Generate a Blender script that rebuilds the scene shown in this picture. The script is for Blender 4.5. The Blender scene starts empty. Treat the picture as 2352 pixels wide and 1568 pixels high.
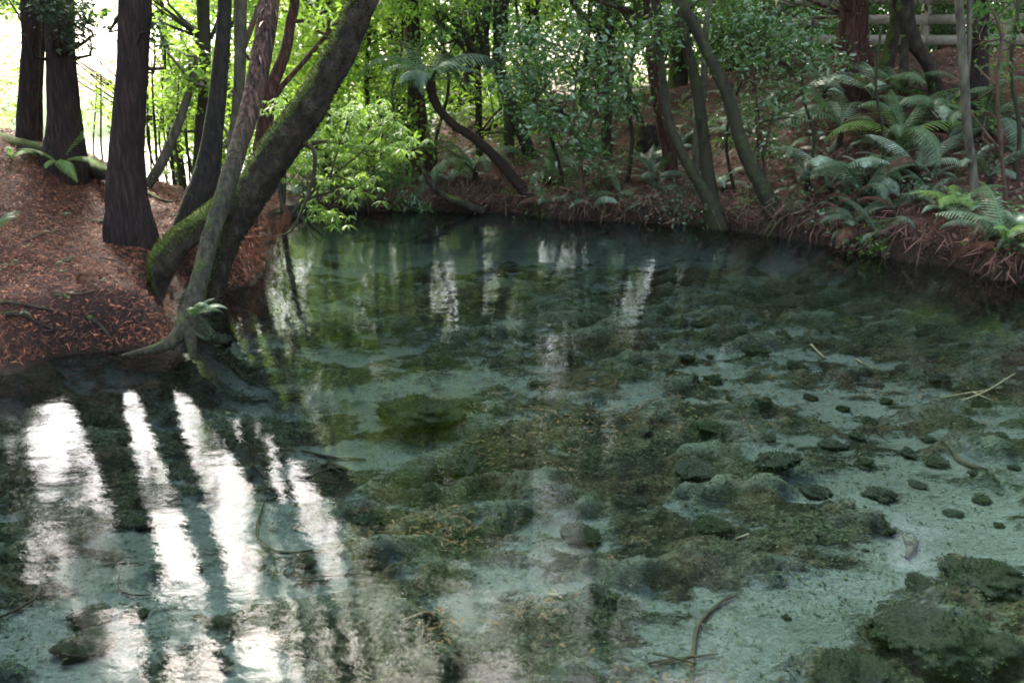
import bpy, math, random
import numpy as np
from math import sin, cos, pi, radians, sqrt, tan, atan2
from mathutils import Vector, Matrix

random.seed(7)
rng = np.random.default_rng(11)
scene = bpy.context.scene
C = scene.collection

# ------------------------------------------------------------------ camera
CAM_H = 1.7
PITCH = radians(17.0)
cam_d = bpy.data.cameras.new("camera")
cam = bpy.data.objects.new("camera", cam_d)
C.objects.link(cam)
cam.location = (0, 0, CAM_H)
cam.rotation_euler = (pi / 2 - PITCH, 0, 0)
cam_d.sensor_width = 36.0
cam_d.lens = 28.8
cam_d.clip_start = 0.05
cam_d.clip_end = 2000
cam_d.dof.use_dof = True
cam_d.dof.focus_distance = 6.0
cam_d.dof.aperture_fstop = 4.0
scene.camera = cam

# ------------------------------------------------------------------ world and sun
SUN_EL, SUN_AZ = radians(47), radians(-24)      # azimuth from +Y towards +X
w = bpy.data.worlds.new("World")
scene.world = w
w.use_nodes = True
nt = w.node_tree
bg = nt.nodes["Background"]
sky = nt.nodes.new("ShaderNodeTexSky")
sky.sky_type = 'NISHITA'
sky.sun_disc = False
sky.sun_elevation = SUN_EL
sky.sun_rotation = SUN_AZ
sky.air_density = 1.0
sky.dust_density = 4.0
hsv = nt.nodes.new("ShaderNodeHueSaturation")
hsv.inputs["Saturation"].default_value = 0.75
nt.links.new(sky.outputs[0], hsv.inputs["Color"])
nt.links.new(hsv.outputs[0], bg.inputs[0])
bg.inputs[1].default_value = 0.15

sun_d = bpy.data.lights.new("sun", 'SUN')
sun = bpy.data.objects.new("sun", sun_d)
C.objects.link(sun)
sun_d.energy = 1.7
sun_d.angle = radians(12)
sun_d.color = (1.0, 0.95, 0.84)
sd = Vector((sin(SUN_AZ) * cos(SUN_EL), cos(SUN_AZ) * cos(SUN_EL), sin(SUN_EL)))
sun.rotation_euler = sd.to_track_quat('Z', 'Y').to_euler()

scene.view_settings.view_transform = 'Standard'
scene.view_settings.look = 'None'
scene.view_settings.exposure = 2.85
scene.view_settings.gamma = 1.0
cy = scene.cycles
cy.use_denoising = True
cy.max_bounces = 6
cy.diffuse_bounces = 3
cy.glossy_bounces = 3
cy.transmission_bounces = 4
cy.transparent_max_bounces = 8
cy.caustics_reflective = False
cy.caustics_refractive = False
cy.sample_clamp_indirect = 4.0
cy.filter_width = 1.8

# ------------------------------------------------------------------ picture -> world helpers (2352 x 1568 grid of the photograph)
F = 0.8 * 2352
CP, SP = cos(PITCH), sin(PITCH)
def ray(px, py):
    u = (px - 1176) / F
    v = (784 - py) / F
    return np.array([u, CP + v * SP, -SP + v * CP])
def P(px, py, z=0.0):
    d = ray(px, py)
    t = (z - CAM_H) / d[2]
    return np.array([0, 0, CAM_H]) + d * t
def PD(px, py, y):
    d = ray(px, py)
    return np.array([0, 0, CAM_H]) + d * (y / d[1])
def mpp(y, z=1.0):                       # metres per picture unit at world point (.,y,z)
    return (y * CP - (z - CAM_H) * SP) / F

# ------------------------------------------------------------------ noise
def _h(ix, iy, iz, seed):
    h = (ix.astype(np.int64) * 374761393 + iy.astype(np.int64) * 668265263 + iz.astype(np.int64) * 2147483647 + seed * 144665) & 0xffffffff
    h = ((h ^ (h >> 13)) * 1274126177) & 0xffffffff
    h = (h ^ (h >> 16)) & 0xffffffff
    h = (h * 2246822519) & 0xffffffff
    h = h ^ (h >> 15)
    return (h & 0xffff) / 65535.0
def n3(x, y, z, seed=0):
    x = np.asarray(x, float); y = np.asarray(y, float); z = np.asarray(z, float) + 0 * x
    ix, iy, iz = np.floor(x), np.floor(y), np.floor(z)
    fx, fy, fz = x - ix, y - iy, z - iz
    fx = fx * fx * (3 - 2 * fx); fy = fy * fy * (3 - 2 * fy); fz = fz * fz * (3 - 2 * fz)
    r = 0
    for a in (0, 1):
        for b in (0, 1):
            for c in (0, 1):
                r = r + _h(ix + a, iy + b, iz + c, seed) * (fx if a else 1 - fx) * (fy if b else 1 - fy) * (fz if c else 1 - fz)
    return r * 2 - 1
def fbm(x, y, z=0.0, o=4, seed=0, g=0.5):
    r, a, f, s = 0, 1.0, 1.0, 0
    for i in range(o):
        r = r + a * n3(np.asarray(x) * f, np.asarray(y) * f, np.asarray(z) * f, seed + i * 17)
        s += a; a *= g; f *= 2.03
    return r / s
def sstep(a, b, x):
    t = np.clip((x - a) / (b - a), 0, 1)
    return t * t * (3 - 2 * t)

# ------------------------------------------------------------------ shoreline and terrain
shore_px = [(-160, 872), (0, 858), (130, 822), (290, 806), (400, 806), (452, 775), (408, 740), (398, 690), (440, 655),
            (525, 668), (590, 655), (610, 610), (602, 570), (628, 530), (655, 497), (720, 488), (820, 484), (1000, 484), (1110, 487),
            (1220, 494), (1300, 505), (1420, 508), (1530, 512), (1650, 524), (1760, 538), (1860, 556), (1990, 582), (2090, 600),
            (2190, 612), (2270, 640), (2400, 655), (2560, 700)]
shore = [tuple(P(a, b)[:2]) for a, b in shore_px]
shore = [(-14, 3.6), (-6, 4.2)] + shore + [(9.5, 5.2), (13, 2), (13, -4), (-14, -4)]
SH = np.array(shore)
def sdist(x, y):                          # + on land, - in the water
    x = np.asarray(x, float); y = np.asarray(y, float)
    best = np.full(x.shape, 1e9); inside = np.zeros(x.shape, bool)
    n = len(SH)
    for i in range(n):
        ax, ay = SH[i]; bx, by = SH[(i + 1) % n]
        dx, dy = bx - ax, by - ay
        t = np.clip(((x - ax) * dx + (y - ay) * dy) / (dx * dx + dy * dy), 0, 1)
        best = np.minimum(best, (x - ax - t * dx) ** 2 + (y - ay - t * dy) ** 2)
        c = ((ay > y) != (by > y))
        with np.errstate(divide='ignore', invalid='ignore'):
            xi = (bx - ax) * (y - ay) / (by - ay + 1e-12) + ax
        inside ^= c & (x < xi)
    d = np.sqrt(best)
    return np.where(inside, -d, d) + .10 * fbm(x * 1.9, y * 1.9, 0, 3, 3)

# weed beds on the stream floor: (px, py, rx, ry, strength) ; negative = clean pale sand
BZ = -0.38
weed_px = [(1200, 660, 420, 30, .3), (900, 590, 280, 26, -.85), (1350, 585, 340, 26, -1.1), (1950, 615, 300, 20, -.8), (1100, 540, 380, 12, -.7), (1500, 640, 260, 16, .55),
           (1950, 700, 420, 60, .55), (2150, 820, 300, 100, .55), (1000, 720, 190, 60, .55), (1330, 760, 200, 45, .55), (1420, 840, 180, 40, .4),
           (850, 850, 130, 28, .2), (760, 900, 150, 22, -.6), (930, 905, 60, 16, -.5), (960, 970, 90, 34, .9), (840, 955, 80, 20, .3), (900, 1040, 190, 24, -.9),
           (1070, 1075, 80, 45, .8), (900, 1150, 190, 80, .6), (1000, 1250, 130, 70, .7), (850, 1180, 70, 50, .3),
           (1180, 1100, 180, 80, .6), (1290, 1040, 180, 60, .4), (1250, 1190, 120, 60, -.25), (1480, 1150, 190, 90, .8), (1600, 1080, 140, 60, .75),
           (1560, 1000, 140, 50, .6), (1800, 1060, 120, 40, .5), (1750, 940, 200, 60, .3), (1850, 1220, 150, 45, .8), (1700, 1300, 110, 35, .5),
           (2000, 1190, 60, 70, .45), (1450, 1330, 180, 80, .55), (1300, 1480, 190, 90, .55), (1560, 1380, 60, 80, .5),
           (1950, 930, 420, 110, -.38), (1650, 860, 250, 50, -.25), (1850, 1400, 260, 80, -1.3), (2150, 1330, 160, 50, -1.0), (2100, 1120, 220, 70, -.8), (2250, 1230, 160, 70, -.8), (1650, 1480, 130, 60, -.5),
           (2200, 1460, 240, 110, 1.0), (2250, 1310, 110, 60, 1.0), (1950, 1560, 200, 50, .8), (2330, 1350, 60, 100, .7), (800, 1420, 190, 60, .7), (680, 1400, 90, 30, .5),
           (960, 1470, 120, 60, .7), (830, 1530, 160, 50, .8), (300, 1350, 260, 60, -.3), (420, 1500, 300, 70, -1.0), (60, 1500, 160, 90, -.8), (640, 1500, 90, 80, -.5),
           (250, 1170, 160, 60, .5), (60, 1080, 120, 90, .8), (180, 1000, 120, 50, .4), (450, 960, 220, 50, -.1), (200, 900, 220, 30, -.15), (520, 850, 140, 20, .5),
           (620, 960, 60, 40, .4), (720, 1000, 70, 30, .5), (700, 1090, 90, 40, .1), (740, 1260, 100, 60, -.6), (430, 1240, 80, 40, -.2), (300, 1080, 120, 60, .3), (560, 1330, 80, 50, .2),
           (1150, 1270, 90, 60, -.3), (1080, 1400, 80, 40, -.4)]
weed_w = []
for a, b, rx, ry, s in weed_px:
    c = P(a, b, BZ); e = P(a + rx, b, BZ); f2 = P(a, b - ry, BZ); g2 = P(a, b + ry, BZ)
    weed_w.append((c[0], (f2[1] + g2[1]) / 2, abs(e[0] - c[0]), abs(f2[1] - g2[1]) / 2, s))
def weed_mask(x, y):
    wx = x + 0.22 * fbm(x * 2.1, y * 1.6, 3.3, 3, 5)
    wy = y + 0.22 * fbm(x * 2.1, y * 1.6, 9.3, 3, 6)
    m = 0
    for cx, cy_, rx, ry, s in weed_w:
        m = m + s * np.exp(-(((wx - cx) / rx) ** 2 + ((wy - cy_) / ry) ** 2))
    m = m * .75 + 0.30 + 0.45 * fbm(x * 1.5, y * 2.6, 0, 4, 41, .6) + .95 * fbm(x * 3.2, y * 6, 0, 4, 43, .65)
    return sstep(-0.10, 0.80, m)
def bed_lump(x, y):
    xr = x * .93 + y * .36; yr = -x * .36 + y * .93
    a = fbm(xr * 2.6 + .3 * n3(x * 5, y * 5, 1., 12), yr * 4.6, 2, 3, 77, .5)
    b = fbm(xr * 8, yr * 13, 2, 3, 78, .6)
    return np.clip(.45 + 1.1 * a + .55 * b, 0, 1)
def bed_extra(x, y, W=None):
    if W is None: W = weed_mask(x, y)
    L = bed_lump(x, y)
    return W * (.01 + .115 * L ** 1.4)

def height(x, y, fine=True):
    x = np.asarray(x, float); y = np.asarray(y, float)
    s = sdist(x, y)
    wob = fbm(x * 1.1, y * 1.1, 0, 3, 2)
    sl = np.maximum(s, 0)
    # left bank (x < -1.2, y < 10) : lip then a gentle litter slope
    lip = 0.30 * sstep(0, 0.30, sl)
    left = 1.15 * lip + 0.17 * sl + 0.24 * sstep(.2, 2.0, sl) + .06 * wob * sstep(.1, .8, sl)
    left = left + .28 * sstep(3.2, 4.9, -x) * sstep(.7, 2.4, sl)
    left = left * (1 - sstep(9.0, 11.8, y)) + (1 - sstep(-7.5, -5.5, x)) * .15 * (1 - sstep(8, 11, y))
    left = left - 1.7 * sstep(9.2, 15.0, y) * (1 - sstep(-5.2, -3.6, x)) + .28 * sstep(8.6, 11.5, y) * sstep(-5.2, -3.9, x)
    # far bank
    H = 0.85 + 0.75 * sstep(-2.6, 1.6, x) + 0.65 * sstep(2.2, 5.5, x)
    Wd = 6.5 - 2.1 * sstep(1.5, 5.0, x)
    k = np.clip(sl / Wd, 0, 1)
    far = (0.17 + .12 * fbm(x * 2.2, y * 2.2, 7, 2, 19)) * sstep(0, 0.10, sl) + (H - .16) * (k ** 1.1) + 0.10 * fbm(x * .9, y * .9, 5, 4, 8) * sstep(.2, 1.5, sl) * (1 - .6 * sstep(.85, 1., k))
    far = np.where(k >= 1, H - 0.02 * np.minimum(sl - Wd, 20), far)
    wl = 1 - sstep(-3.2, -2.2, x + 0.0 * y)
    nose = (x < -0.9) & (y < 10.4)
    wl = np.where(nose, 1.0, 1 - sstep(-5.2, -3.4, x))
    wl = np.where(nose, 1.0, np.where(y > 10.4, np.maximum(wl * (y < 60), 1 - sstep(10.4, 11.6, y)) * (x < -0.9), 0))
    land = wl * left + (1 - wl) * far
    if fine:
        land = land + .035 * fbm(x * 5, y * 5, 1, 4, 23, .6) * sstep(0.02, .3, sl)
    # bed
    sw = np.maximum(-s, 0)
    bed = -0.38 * sstep(0, .42, sw) - .04 * sstep(2, 5, sw) + 0.03 * fbm(x * .8, y * .8, 0, 3, 31) * sstep(.2, 1, sw)
    return np.where(s > 0, land, bed)

def hz(x, y):
    return float(height(np.array([x]), np.array([y]))[0])
def G(px, py, y0=3.5, y1=26):             # first point of the terrain along the ray through a picture point
    ys = np.linspace(y0, y1, 700)
    d = ray(px, py)
    xs = d[0] * ys / d[1]; zs = CAM_H + d[2] * ys / d[1]
    hh = height(xs, ys)
    hit = np.where((hh > zs) & (hh > -.03))[0]
    i = hit[0] if len(hit) else 699
    return np.array([xs[i], ys[i], hh[i]])

# ------------------------------------------------------------------ materials
def mat(name):
    m = bpy.data.materials.new(name); m.use_nodes = True
    nt = m.node_tree
    return m, nt, nt.nodes["Principled BSDF"]
def N(nt, t, **kw):
    n = nt.nodes.new(t)
    for k, v in kw.items():
        if k in n.inputs.keys(): n.inputs[k].default_value = v
        else: setattr(n, k, v)
    return n
def ramp(nt, stops, fac=None):
    r = nt.nodes.new("ShaderNodeValToRGB")
    e = r.color_ramp.elements
    while len(e) < len(stops): e.new(0.5)
    for el, (p, c) in zip(e, stops):
        el.position = p; el.color = (*c, 1)
    if fac is not None: nt.links.new(fac, r.inputs[0])
    return r
def noise(nt, scale, detail=4, rough=.6, vec=None):
    n = N(nt, "ShaderNodeTexNoise", Scale=scale, Detail=detail, Roughness=rough)
    if vec is not None: nt.links.new(vec, n.inputs["Vector"])
    return n
def mixc(nt, f, a, b):
    m = nt.nodes.new("ShaderNodeMix"); m.data_type = 'RGBA'
    for s, v in ((m.inputs[0], f), (m.inputs[6], a), (m.inputs[7], b)):
        if hasattr(v, "links") or hasattr(v, "is_output"): nt.links.new(v, s)
        elif isinstance(v, tuple): s.default_value = (*v, 1)
        else: s.default_value = v
    return m.outputs[2]
def mapr(nt, v, a, b, c=0.0, d=1.0):
    m = N(nt, "ShaderNodeMapRange")
    nt.links.new(v, m.inputs[0])
    for i, x in enumerate((a, b, c, d)): m.inputs[i + 1].default_value = x
    return m.outputs[0]
def mth(nt, op, a, b=0.0):
    m = nt.nodes.new("ShaderNodeMath"); m.operation = op
    for i, v in enumerate((a, b)):
        if hasattr(v, "is_output"): nt.links.new(v, m.inputs[i])
        else: m.inputs[i].default_value = v
    return m.outputs[0]
def bump(nt, h, strength, dist, bsdf):
    b = N(nt, "ShaderNodeBump", Strength=strength, Distance=dist)
    nt.links.new(h, b.inputs["Height"]); nt.links.new(b.outputs[0], bsdf.inputs["Normal"])

def leaf_mat(name, c0, c1, trans, rough=.4, tw=.45, spec=.5):
    m, nt, b = mat(name)
    geo = nt.nodes.new("ShaderNodeNewGeometry")
    r = ramp(nt, [(0, c0), (.6, tuple((a + q) / 2 for a, q in zip(c0, c1))), (1, c1)], geo.outputs["Random Per Island"])
    nt.links.new(r.outputs[0], b.inputs["Base Color"])
    b.inputs["Roughness"].default_value = rough
    b.inputs["Specular IOR Level"].default_value = spec
    t = nt.nodes.new("ShaderNodeBsdfTranslucent")
    tc = mixc(nt, geo.outputs["Random Per Island"], trans, tuple(min(1, q * 1.6) for q in trans))
    nt.links.new(tc, t.inputs[0])
    mx = nt.nodes.new("ShaderNodeMixShader"); mx.inputs[0].default_value = tw
    nt.links.new(b.outputs[0], mx.inputs[1]); nt.links.new(t.outputs[0], mx.inputs[2])
    nt.links.new(mx.outputs[0], nt.nodes["Material Output"].inputs[0])
    return m
M = {}
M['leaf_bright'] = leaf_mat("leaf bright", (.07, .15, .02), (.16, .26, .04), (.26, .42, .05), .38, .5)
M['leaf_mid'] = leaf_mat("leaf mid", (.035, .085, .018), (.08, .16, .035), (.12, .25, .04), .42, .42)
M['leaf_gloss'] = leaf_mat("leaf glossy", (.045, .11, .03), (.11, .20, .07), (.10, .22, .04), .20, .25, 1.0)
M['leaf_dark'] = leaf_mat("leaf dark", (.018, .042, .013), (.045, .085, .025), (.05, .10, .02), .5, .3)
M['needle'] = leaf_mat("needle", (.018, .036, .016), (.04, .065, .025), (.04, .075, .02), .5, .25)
M['fern'] = leaf_mat("fern green", (.07, .13, .05), (.13, .21, .09), (.12, .22, .06), .38, .3, .6)
M['fern_pale'] = leaf_mat("fern pale", (.15, .23, .13), (.34, .42, .29), (.20, .30, .16), .30, .2, .8)
M['fern_dark'] = leaf_mat("fern dark", (.045, .085, .04), (.11, .17, .09), (.07, .13, .04), .42, .25, .6)
M['fern_lime'] = leaf_mat("fern lime", (.13, .24, .05), (.22, .34, .09), (.26, .42, .10), .45, .45)
M['fern_dead2'] = None
M['fern_dead'] = leaf_mat("fern dead", (.06, .030, .018), (.15, .070, .040), (.10, .045, .025), .7, .2, .2)
M['litter'] = leaf_mat("litter", (.035, .014, .009), (.40, .135, .058), (.1, .04, .02), .6, .06, .35)
M['litter_far'] = leaf_mat("litter far bank", (.045, .022, .016), (.30, .16, .11), (.1, .04, .02), .65, .06, .3)
M['debris'] = leaf_mat("sunken leaves", (.03, .018, .009), (.17, .085, .024), (.06, .04, .012), .6, .1, .2)
M['waterweed'] = leaf_mat("water weed", (.018, .028, .010), (.095, .12, .055), (.03, .06, .02), .7, .15, .2)
M['straw'] = leaf_mat("straw", (.14, .10, .05), (.32, .24, .13), (.12, .09, .05), .7, .15, .2)

def bark(name, c0, c1, c2=None, stretch=6, scale=9, moss=0.0, mossc=((.028, .044, .009), (.10, .135, .022)), bumpd=.02, updir=0.5, fine=1.0):
    m, nt, b = mat(name)
    tc = nt.nodes.new("ShaderNodeTexCoord")
    mp = N(nt, "ShaderNodeMapping"); mp.inputs["Scale"].default_value = (1, 1, 1 / stretch)
    nt.links.new(tc.outputs["Object"], mp.inputs[0])
    n = noise(nt, scale, 6, .65, mp.outputs[0])
    n2 = noise(nt, scale * .35, 4, .6, tc.outputs["Object"])
    st = [(.32, c0), (.52, c1)]
    if c2: st.append((.68, c2))
    col = ramp(nt, st, n.outputs[0]).outputs[0]
    hgt = n.outputs[0]
    if moss > 0:
        n3_ = noise(nt, 60 * fine, 5, .7, tc.outputs["Object"])
        mc = ramp(nt, [(.3, mossc[0]), (.7, mossc[1])], n3_.outputs[0]).outputs[0]
        geo = nt.nodes.new("ShaderNodeNewGeometry")
        sx = nt.nodes.new("ShaderNodeSeparateXYZ"); nt.links.new(geo.outputs["Normal"], sx.inputs[0])
        a = mth(nt, 'MULTIPLY', sx.outputs[2], updir)
        a2 = mth(nt, 'SUBTRACT', a, mth(nt, 'MULTIPLY', sx.outputs[0], updir * .6))
        f = mth(nt, 'ADD', mth(nt, 'MULTIPLY', mth(nt, 'SUBTRACT', n2.outputs[0], .5), 2.4), a2)
        fac = mapr(nt, f, .55 - moss, .85 - moss)
        col = mixc(nt, fac, col, mc)
        hgt = mth(nt, 'ADD', hgt, mth(nt, 'MULTIPLY', fac, .6))
        hgt = mth(nt, 'ADD', hgt, mth(nt, 'MULTIPLY', n3_.outputs[0], .35))
    nt.links.new(col, b.inputs["Base Color"])
    b.inputs["Roughness"].default_value = .85
    b.inputs["Specular IOR Level"].default_value = .25
    bump(nt, hgt, 1.0, bumpd, b)
    return m
M['redwood'] = bark("redwood bark", (.007, .005, .004), (.024, .014, .010), (.052, .032, .023), 7, 34, 0, bumpd=.025)
M['redbark'] = bark("red shaggy bark", (.012, .007, .005), (.060, .026, .017), (.15, .075, .050), 6, 36, 0, bumpd=.025)
M['mossbark'] = bark("mossy dark bark", (.010, .008, .006), (.035, .026, .017), (.06, .05, .035), 2, 12, .30, bumpd=.03, updir=.85)
M['mossgreen'] = bark("green mossy bark", (.012, .012, .007), (.036, .034, .017), None, 3, 10, .40, ((.020, .032, .008), (.055, .078, .018)), bumpd=.012, updir=.3)
M['greybark'] = bark("grey lichen bark", (.032, .028, .018), (.085, .078, .050), (.14, .13, .09), 3, 16, .10, ((.05, .065, .018), (.10, .12, .035)), bumpd=.008, updir=.2)
M['ferntrunk'] = bark("fern trunk", (.008, .006, .004), (.035, .024, .014), None, .5, 30, .1, bumpd=.03)
M['twig'] = bark("twig bark", (.025, .015, .010), (.08, .05, .03), None, 3, 25, 0, bumpd=.004)
M['wetwood'] = bark("sunken wood", (.012, .009, .006), (.05, .035, .022), None, 3, 20, .12, ((.015, .022, .008), (.03, .045, .015)), bumpd=.006)
M['paletwig'] = bark("pale sunken twig", (.16, .12, .07), (.30, .24, .15), None, 3, 25, 0, bumpd=.002)

def ground_mat():
    m, nt, b = mat("leaf litter soil")
    tc = nt.nodes.new("ShaderNodeTexCoord")
    o = tc.outputs["Object"]
    n = noise(nt, 38, 6, .7, o); n2 = noise(nt, 2.2, 4, .6, o); n3_ = noise(nt, 120, 3, .6, o)
    c = ramp(nt, [(.30, (.012, .008, .006)), (.46, (.055, .026, .016)), (.6, (.13, .060, .036)), (.78, (.24, .12, .075))], n.outputs[0]).outputs[0]
    dark = ramp(nt, [(.36, (.028, .018, .012)), (.62, (.15, .070, .04))], n2.outputs[0]).outputs[0]
    c = mixc(nt, .45, c, dark)
    nm = noise(nt, 1.3, 5, .65, o)
    c = mixc(nt, mapr(nt, nm.outputs[0], .62, .72, 0, .6), c, (.028, .042, .010))
    # wet waterline soil, painted hollow shade and pale far meadow follow vertex attributes
    at = N(nt, "ShaderNodeAttribute", attribute_name="meadow")
    c = mixc(nt, at.outputs["Fac"], c, ramp(nt, [(.3, (.05, .09, .02)), (.7, (.13, .2, .05))], n.outputs[0]).outputs[0])
    aw = N(nt, "ShaderNodeAttribute", attribute_name="damp_shade")
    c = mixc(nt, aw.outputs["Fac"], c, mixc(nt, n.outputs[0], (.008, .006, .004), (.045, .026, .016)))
    nt.links.new(c, b.inputs["Base Color"])
    nt.links.new(mapr(nt, aw.outputs["Fac"], 0, 1, .85, .38), b.inputs["Roughness"])
    b.inputs["Specular IOR Level"].default_value = .3
    bump(nt, mth(nt, 'ADD', n.outputs[0], mth(nt, 'MULTIPLY', n3_.outputs[0], .4)), 1.0, .05, b)
    return m
def bed_mat():
    m, nt, b = mat("stream bed sand and weed")
    tc = nt.nodes.new("ShaderNodeTexCoord")
    o = tc.outputs["Object"]
    mp = N(nt, "ShaderNodeMapping"); mp.inputs["Scale"].default_value = (.65, 1.5, 1); mp.inputs["Rotation"].default_value = (0, 0, -.25)
    nt.links.new(o, mp.inputs[0]); v = mp.outputs[0]
    at = N(nt, "ShaderNodeAttribute", attribute_name="weed")
    nb = noise(nt, 9, 7, .72, v); nf = noise(nt, 45, 5, .7, o); nbig = noise(nt, 1.6, 4, .55, o)
    sand = ramp(nt, [(.25, (.095, .108, .10)), (.5, (.17, .188, .172)), (.8, (.25, .27, .25))], nf.outputs[0]).outputs[0]
    sp = N(nt, "ShaderNodeTexVoronoi", Scale=26.0); nt.links.new(v, sp.inputs["Vector"])
    speck = mapr(nt, sp.outputs["Distance"], .12, .26, .9, 0)
    pm = noise(nt, 2.6, 3, .6, o)
    speck = mth(nt, 'MULTIPLY', speck, mapr(nt, pm.outputs[0], .42, .62))
    sand = mixc(nt, speck, sand, (.030, .034, .026))
    sand = mixc(nt, mapr(nt, nb.outputs[0], .50, .72, 0, .75), sand, (.085, .092, .075))
    ns = noise(nt, 1.3, 5, .6, v); nr2 = N(nt, 'ShaderNodeTexWave', Scale=5.0, Distortion=9.0, Detail=3.0); nt.links.new(v, nr2.inputs['Vector'])
    sand = mixc(nt, mapr(nt, ns.outputs[0], .46, .70, 0, .6), sand, (.075, .080, .060))
    sand = mixc(nt, mth(nt, 'MULTIPLY', nr2.outputs[1], .16), sand, (.10, .11, .10))
    wd = ramp(nt, [(.30, (.006, .009, .005)), (.46, (.028, .036, .019)), (.60, (.080, .092, .05)), (.75, (.17, .18, .12))], nf.outputs[0]).outputs[0]
    brn = ramp(nt, [(.3, (.014, .011, .007)), (.7, (.13, .10, .055))], nf.outputs[0]).outputs[0]
    wd = mixc(nt, mapr(nt, nbig.outputs[0], .42, .62), wd, brn)
    # silty crests paled, gaps blackened: shading of the weed mounds painted into the colour
    sl = N(nt, "ShaderNodeAttribute", attribute_name="silt_shade")
    nm = noise(nt, 20, 5, .7, v)
    sf = mth(nt, 'ADD', sl.outputs["Fac"], mth(nt, 'MULTIPLY', mth(nt, 'SUBTRACT', nm.outputs[0], .5), 1.5))
    wd = mixc(nt, mapr(nt, sf, .62, 1.05, 0, .6), wd, (.18, .20, .165))
    wd = mixc(nt, mapr(nt, sf, .05, .42, .85, 0), wd, (.006, .008, .005))
    f = mth(nt, 'ADD', at.outputs["Fac"], mth(nt, 'MULTIPLY', mth(nt, 'SUBTRACT', nb.outputs[0], .5), 2.4))
    f = mth(nt, 'ADD', f, mth(nt, 'MULTIPLY', mth(nt, 'SUBTRACT', nf.outputs[0], .5), 1.2))
    fac = mapr(nt, f, .30, .62)
    c = mixc(nt, fac, sand, wd)
    mu = N(nt, "ShaderNodeAttribute", attribute_name="mud")
    c = mixc(nt, mu.outputs["Fac"], c, ramp(nt, [(.35, (.008, .007, .005)), (.7, (.06, .042, .026))], nm.outputs[0]).outputs[0])
    nt.links.new(c, b.inputs["Base Color"])
    b.inputs["Roughness"].default_value = .9
    b.inputs["Specular IOR Level"].default_value = .1
    bump(nt, mth(nt, 'ADD', mth(nt, 'MULTIPLY', fac, .7), mth(nt, 'ADD', nb.outputs[0], nf.outputs[0])), 1, .05, b)
    return m
def water_mat(name="spring water", tint=(.73, .88, .86), added_lake=False):
    m, nt, b = mat(name)
    out = nt.nodes["Material Output"]
    tc = nt.nodes.new("ShaderNodeTexCoord")
    mp = N(nt, "ShaderNodeMapping"); mp.inputs["Scale"].default_value = (.7, 1.25, 1); mp.inputs["Rotation"].default_value = (0, 0, .6)
    nt.links.new(tc.outputs["Object"], mp.inputs[0])
    a1 = noise(nt, 2.6, 2, .5, mp.outputs[0]); a2 = noise(nt, 11, 3, .6, mp.outputs[0]); a3 = noise(nt, 55, 3, .6, mp.outputs[0])
    h = mth(nt, 'ADD', mth(nt, 'MULTIPLY', a1.outputs[0], 1.0), mth(nt, 'MULTIPLY', a2.outputs[0], .17))
    h = mth(nt, 'ADD', h, mth(nt, 'MULTIPLY', a3.outputs[0], .03))
    bm = N(nt, "ShaderNodeBump", Strength=1.0, Distance=.0045)
    nt.links.new(h, bm.inputs["Height"])
    gl = nt.nodes.new("ShaderNodeBsdfGlossy"); gl.inputs["Roughness"].default_value = .042
    nt.links.new(bm.outputs[0], gl.inputs["Normal"])
    tr = nt.nodes.new("ShaderNodeBsdfTransparent"); tr.inputs[0].default_value = (*tint, 1)
    fr = N(nt, "ShaderNodeFresnel", IOR=1.33)
    nt.links.new(bm.outputs[0], fr.inputs["Normal"])
    mx = nt.nodes.new("ShaderNodeMixShader")
    nt.links.new(fr.outputs[0], mx.inputs[0]); nt.links.new(tr.outputs[0], mx.inputs[1]); nt.links.new(gl.outputs[0], mx.inputs[2])
    nt.links.new(mx.outputs[0], out.inputs[0])
    nt.nodes.remove(b)
    return m
def rock_mat(name, c0, c1, moss):
    m, nt, b = mat(name)
    tc = nt.nodes.new("ShaderNodeTexCoord"); o = tc.outputs["Object"]
    n = noise(nt, 12, 6, .7, o); n2 = noise(nt, 50, 4, .7, o)
    c = ramp(nt, [(.3, c0), (.7, c1)], n.outputs[0]).outputs[0]
    c = mixc(nt, mapr(nt, n2.outputs[0], .35, .6, 0, moss), c, (.020, .036, .010))
    nt.links.new(c, b.inputs["Base Color"]); b.inputs["Roughness"].default_value = .9
    b.inputs["Specular IOR Level"].default_value = .15
    bump(nt, mth(nt, 'ADD', n.outputs[0], n2.outputs[0]), 1, .04, b)
    return m
M['ground'] = ground_mat(); M['bed'] = bed_mat(); M['water'] = water_mat()
M['rock'] = rock_mat("weedy stone", (.012, .018, .009), (.055, .070, .035), .6)
M['rock2'] = rock_mat("bare dark stone", (.02, .022, .018), (.09, .10, .085), .3)
def wood_mat():
    m, nt, b = mat("weathered rail")
    tc = nt.nodes.new("ShaderNodeTexCoord")
    mp = N(nt, "ShaderNodeMapping"); mp.inputs["Scale"].default_value = (1, 8, 12); nt.links.new(tc.outputs["Object"], mp.inputs[0])
    n = noise(nt, 4, 6, .65, mp.outputs[0])
    c = ramp(nt, [(.3, (.28, .24, .18)), (.7, (.55, .50, .40))], n.outputs[0]).outputs[0]
    g = noise(nt, 3, 4, .6, tc.outputs["Object"])
    c = mixc(nt, mapr(nt, g.outputs[0], .55, .7, 0, .5), c, (.12, .15, .08))
    nt.links.new(c, b.inputs["Base Color"]); b.inputs["Roughness"].default_value = .8
    bump(nt, n.outputs[0], .6, .004, b)
    return m
M['rail'] = wood_mat()

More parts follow.
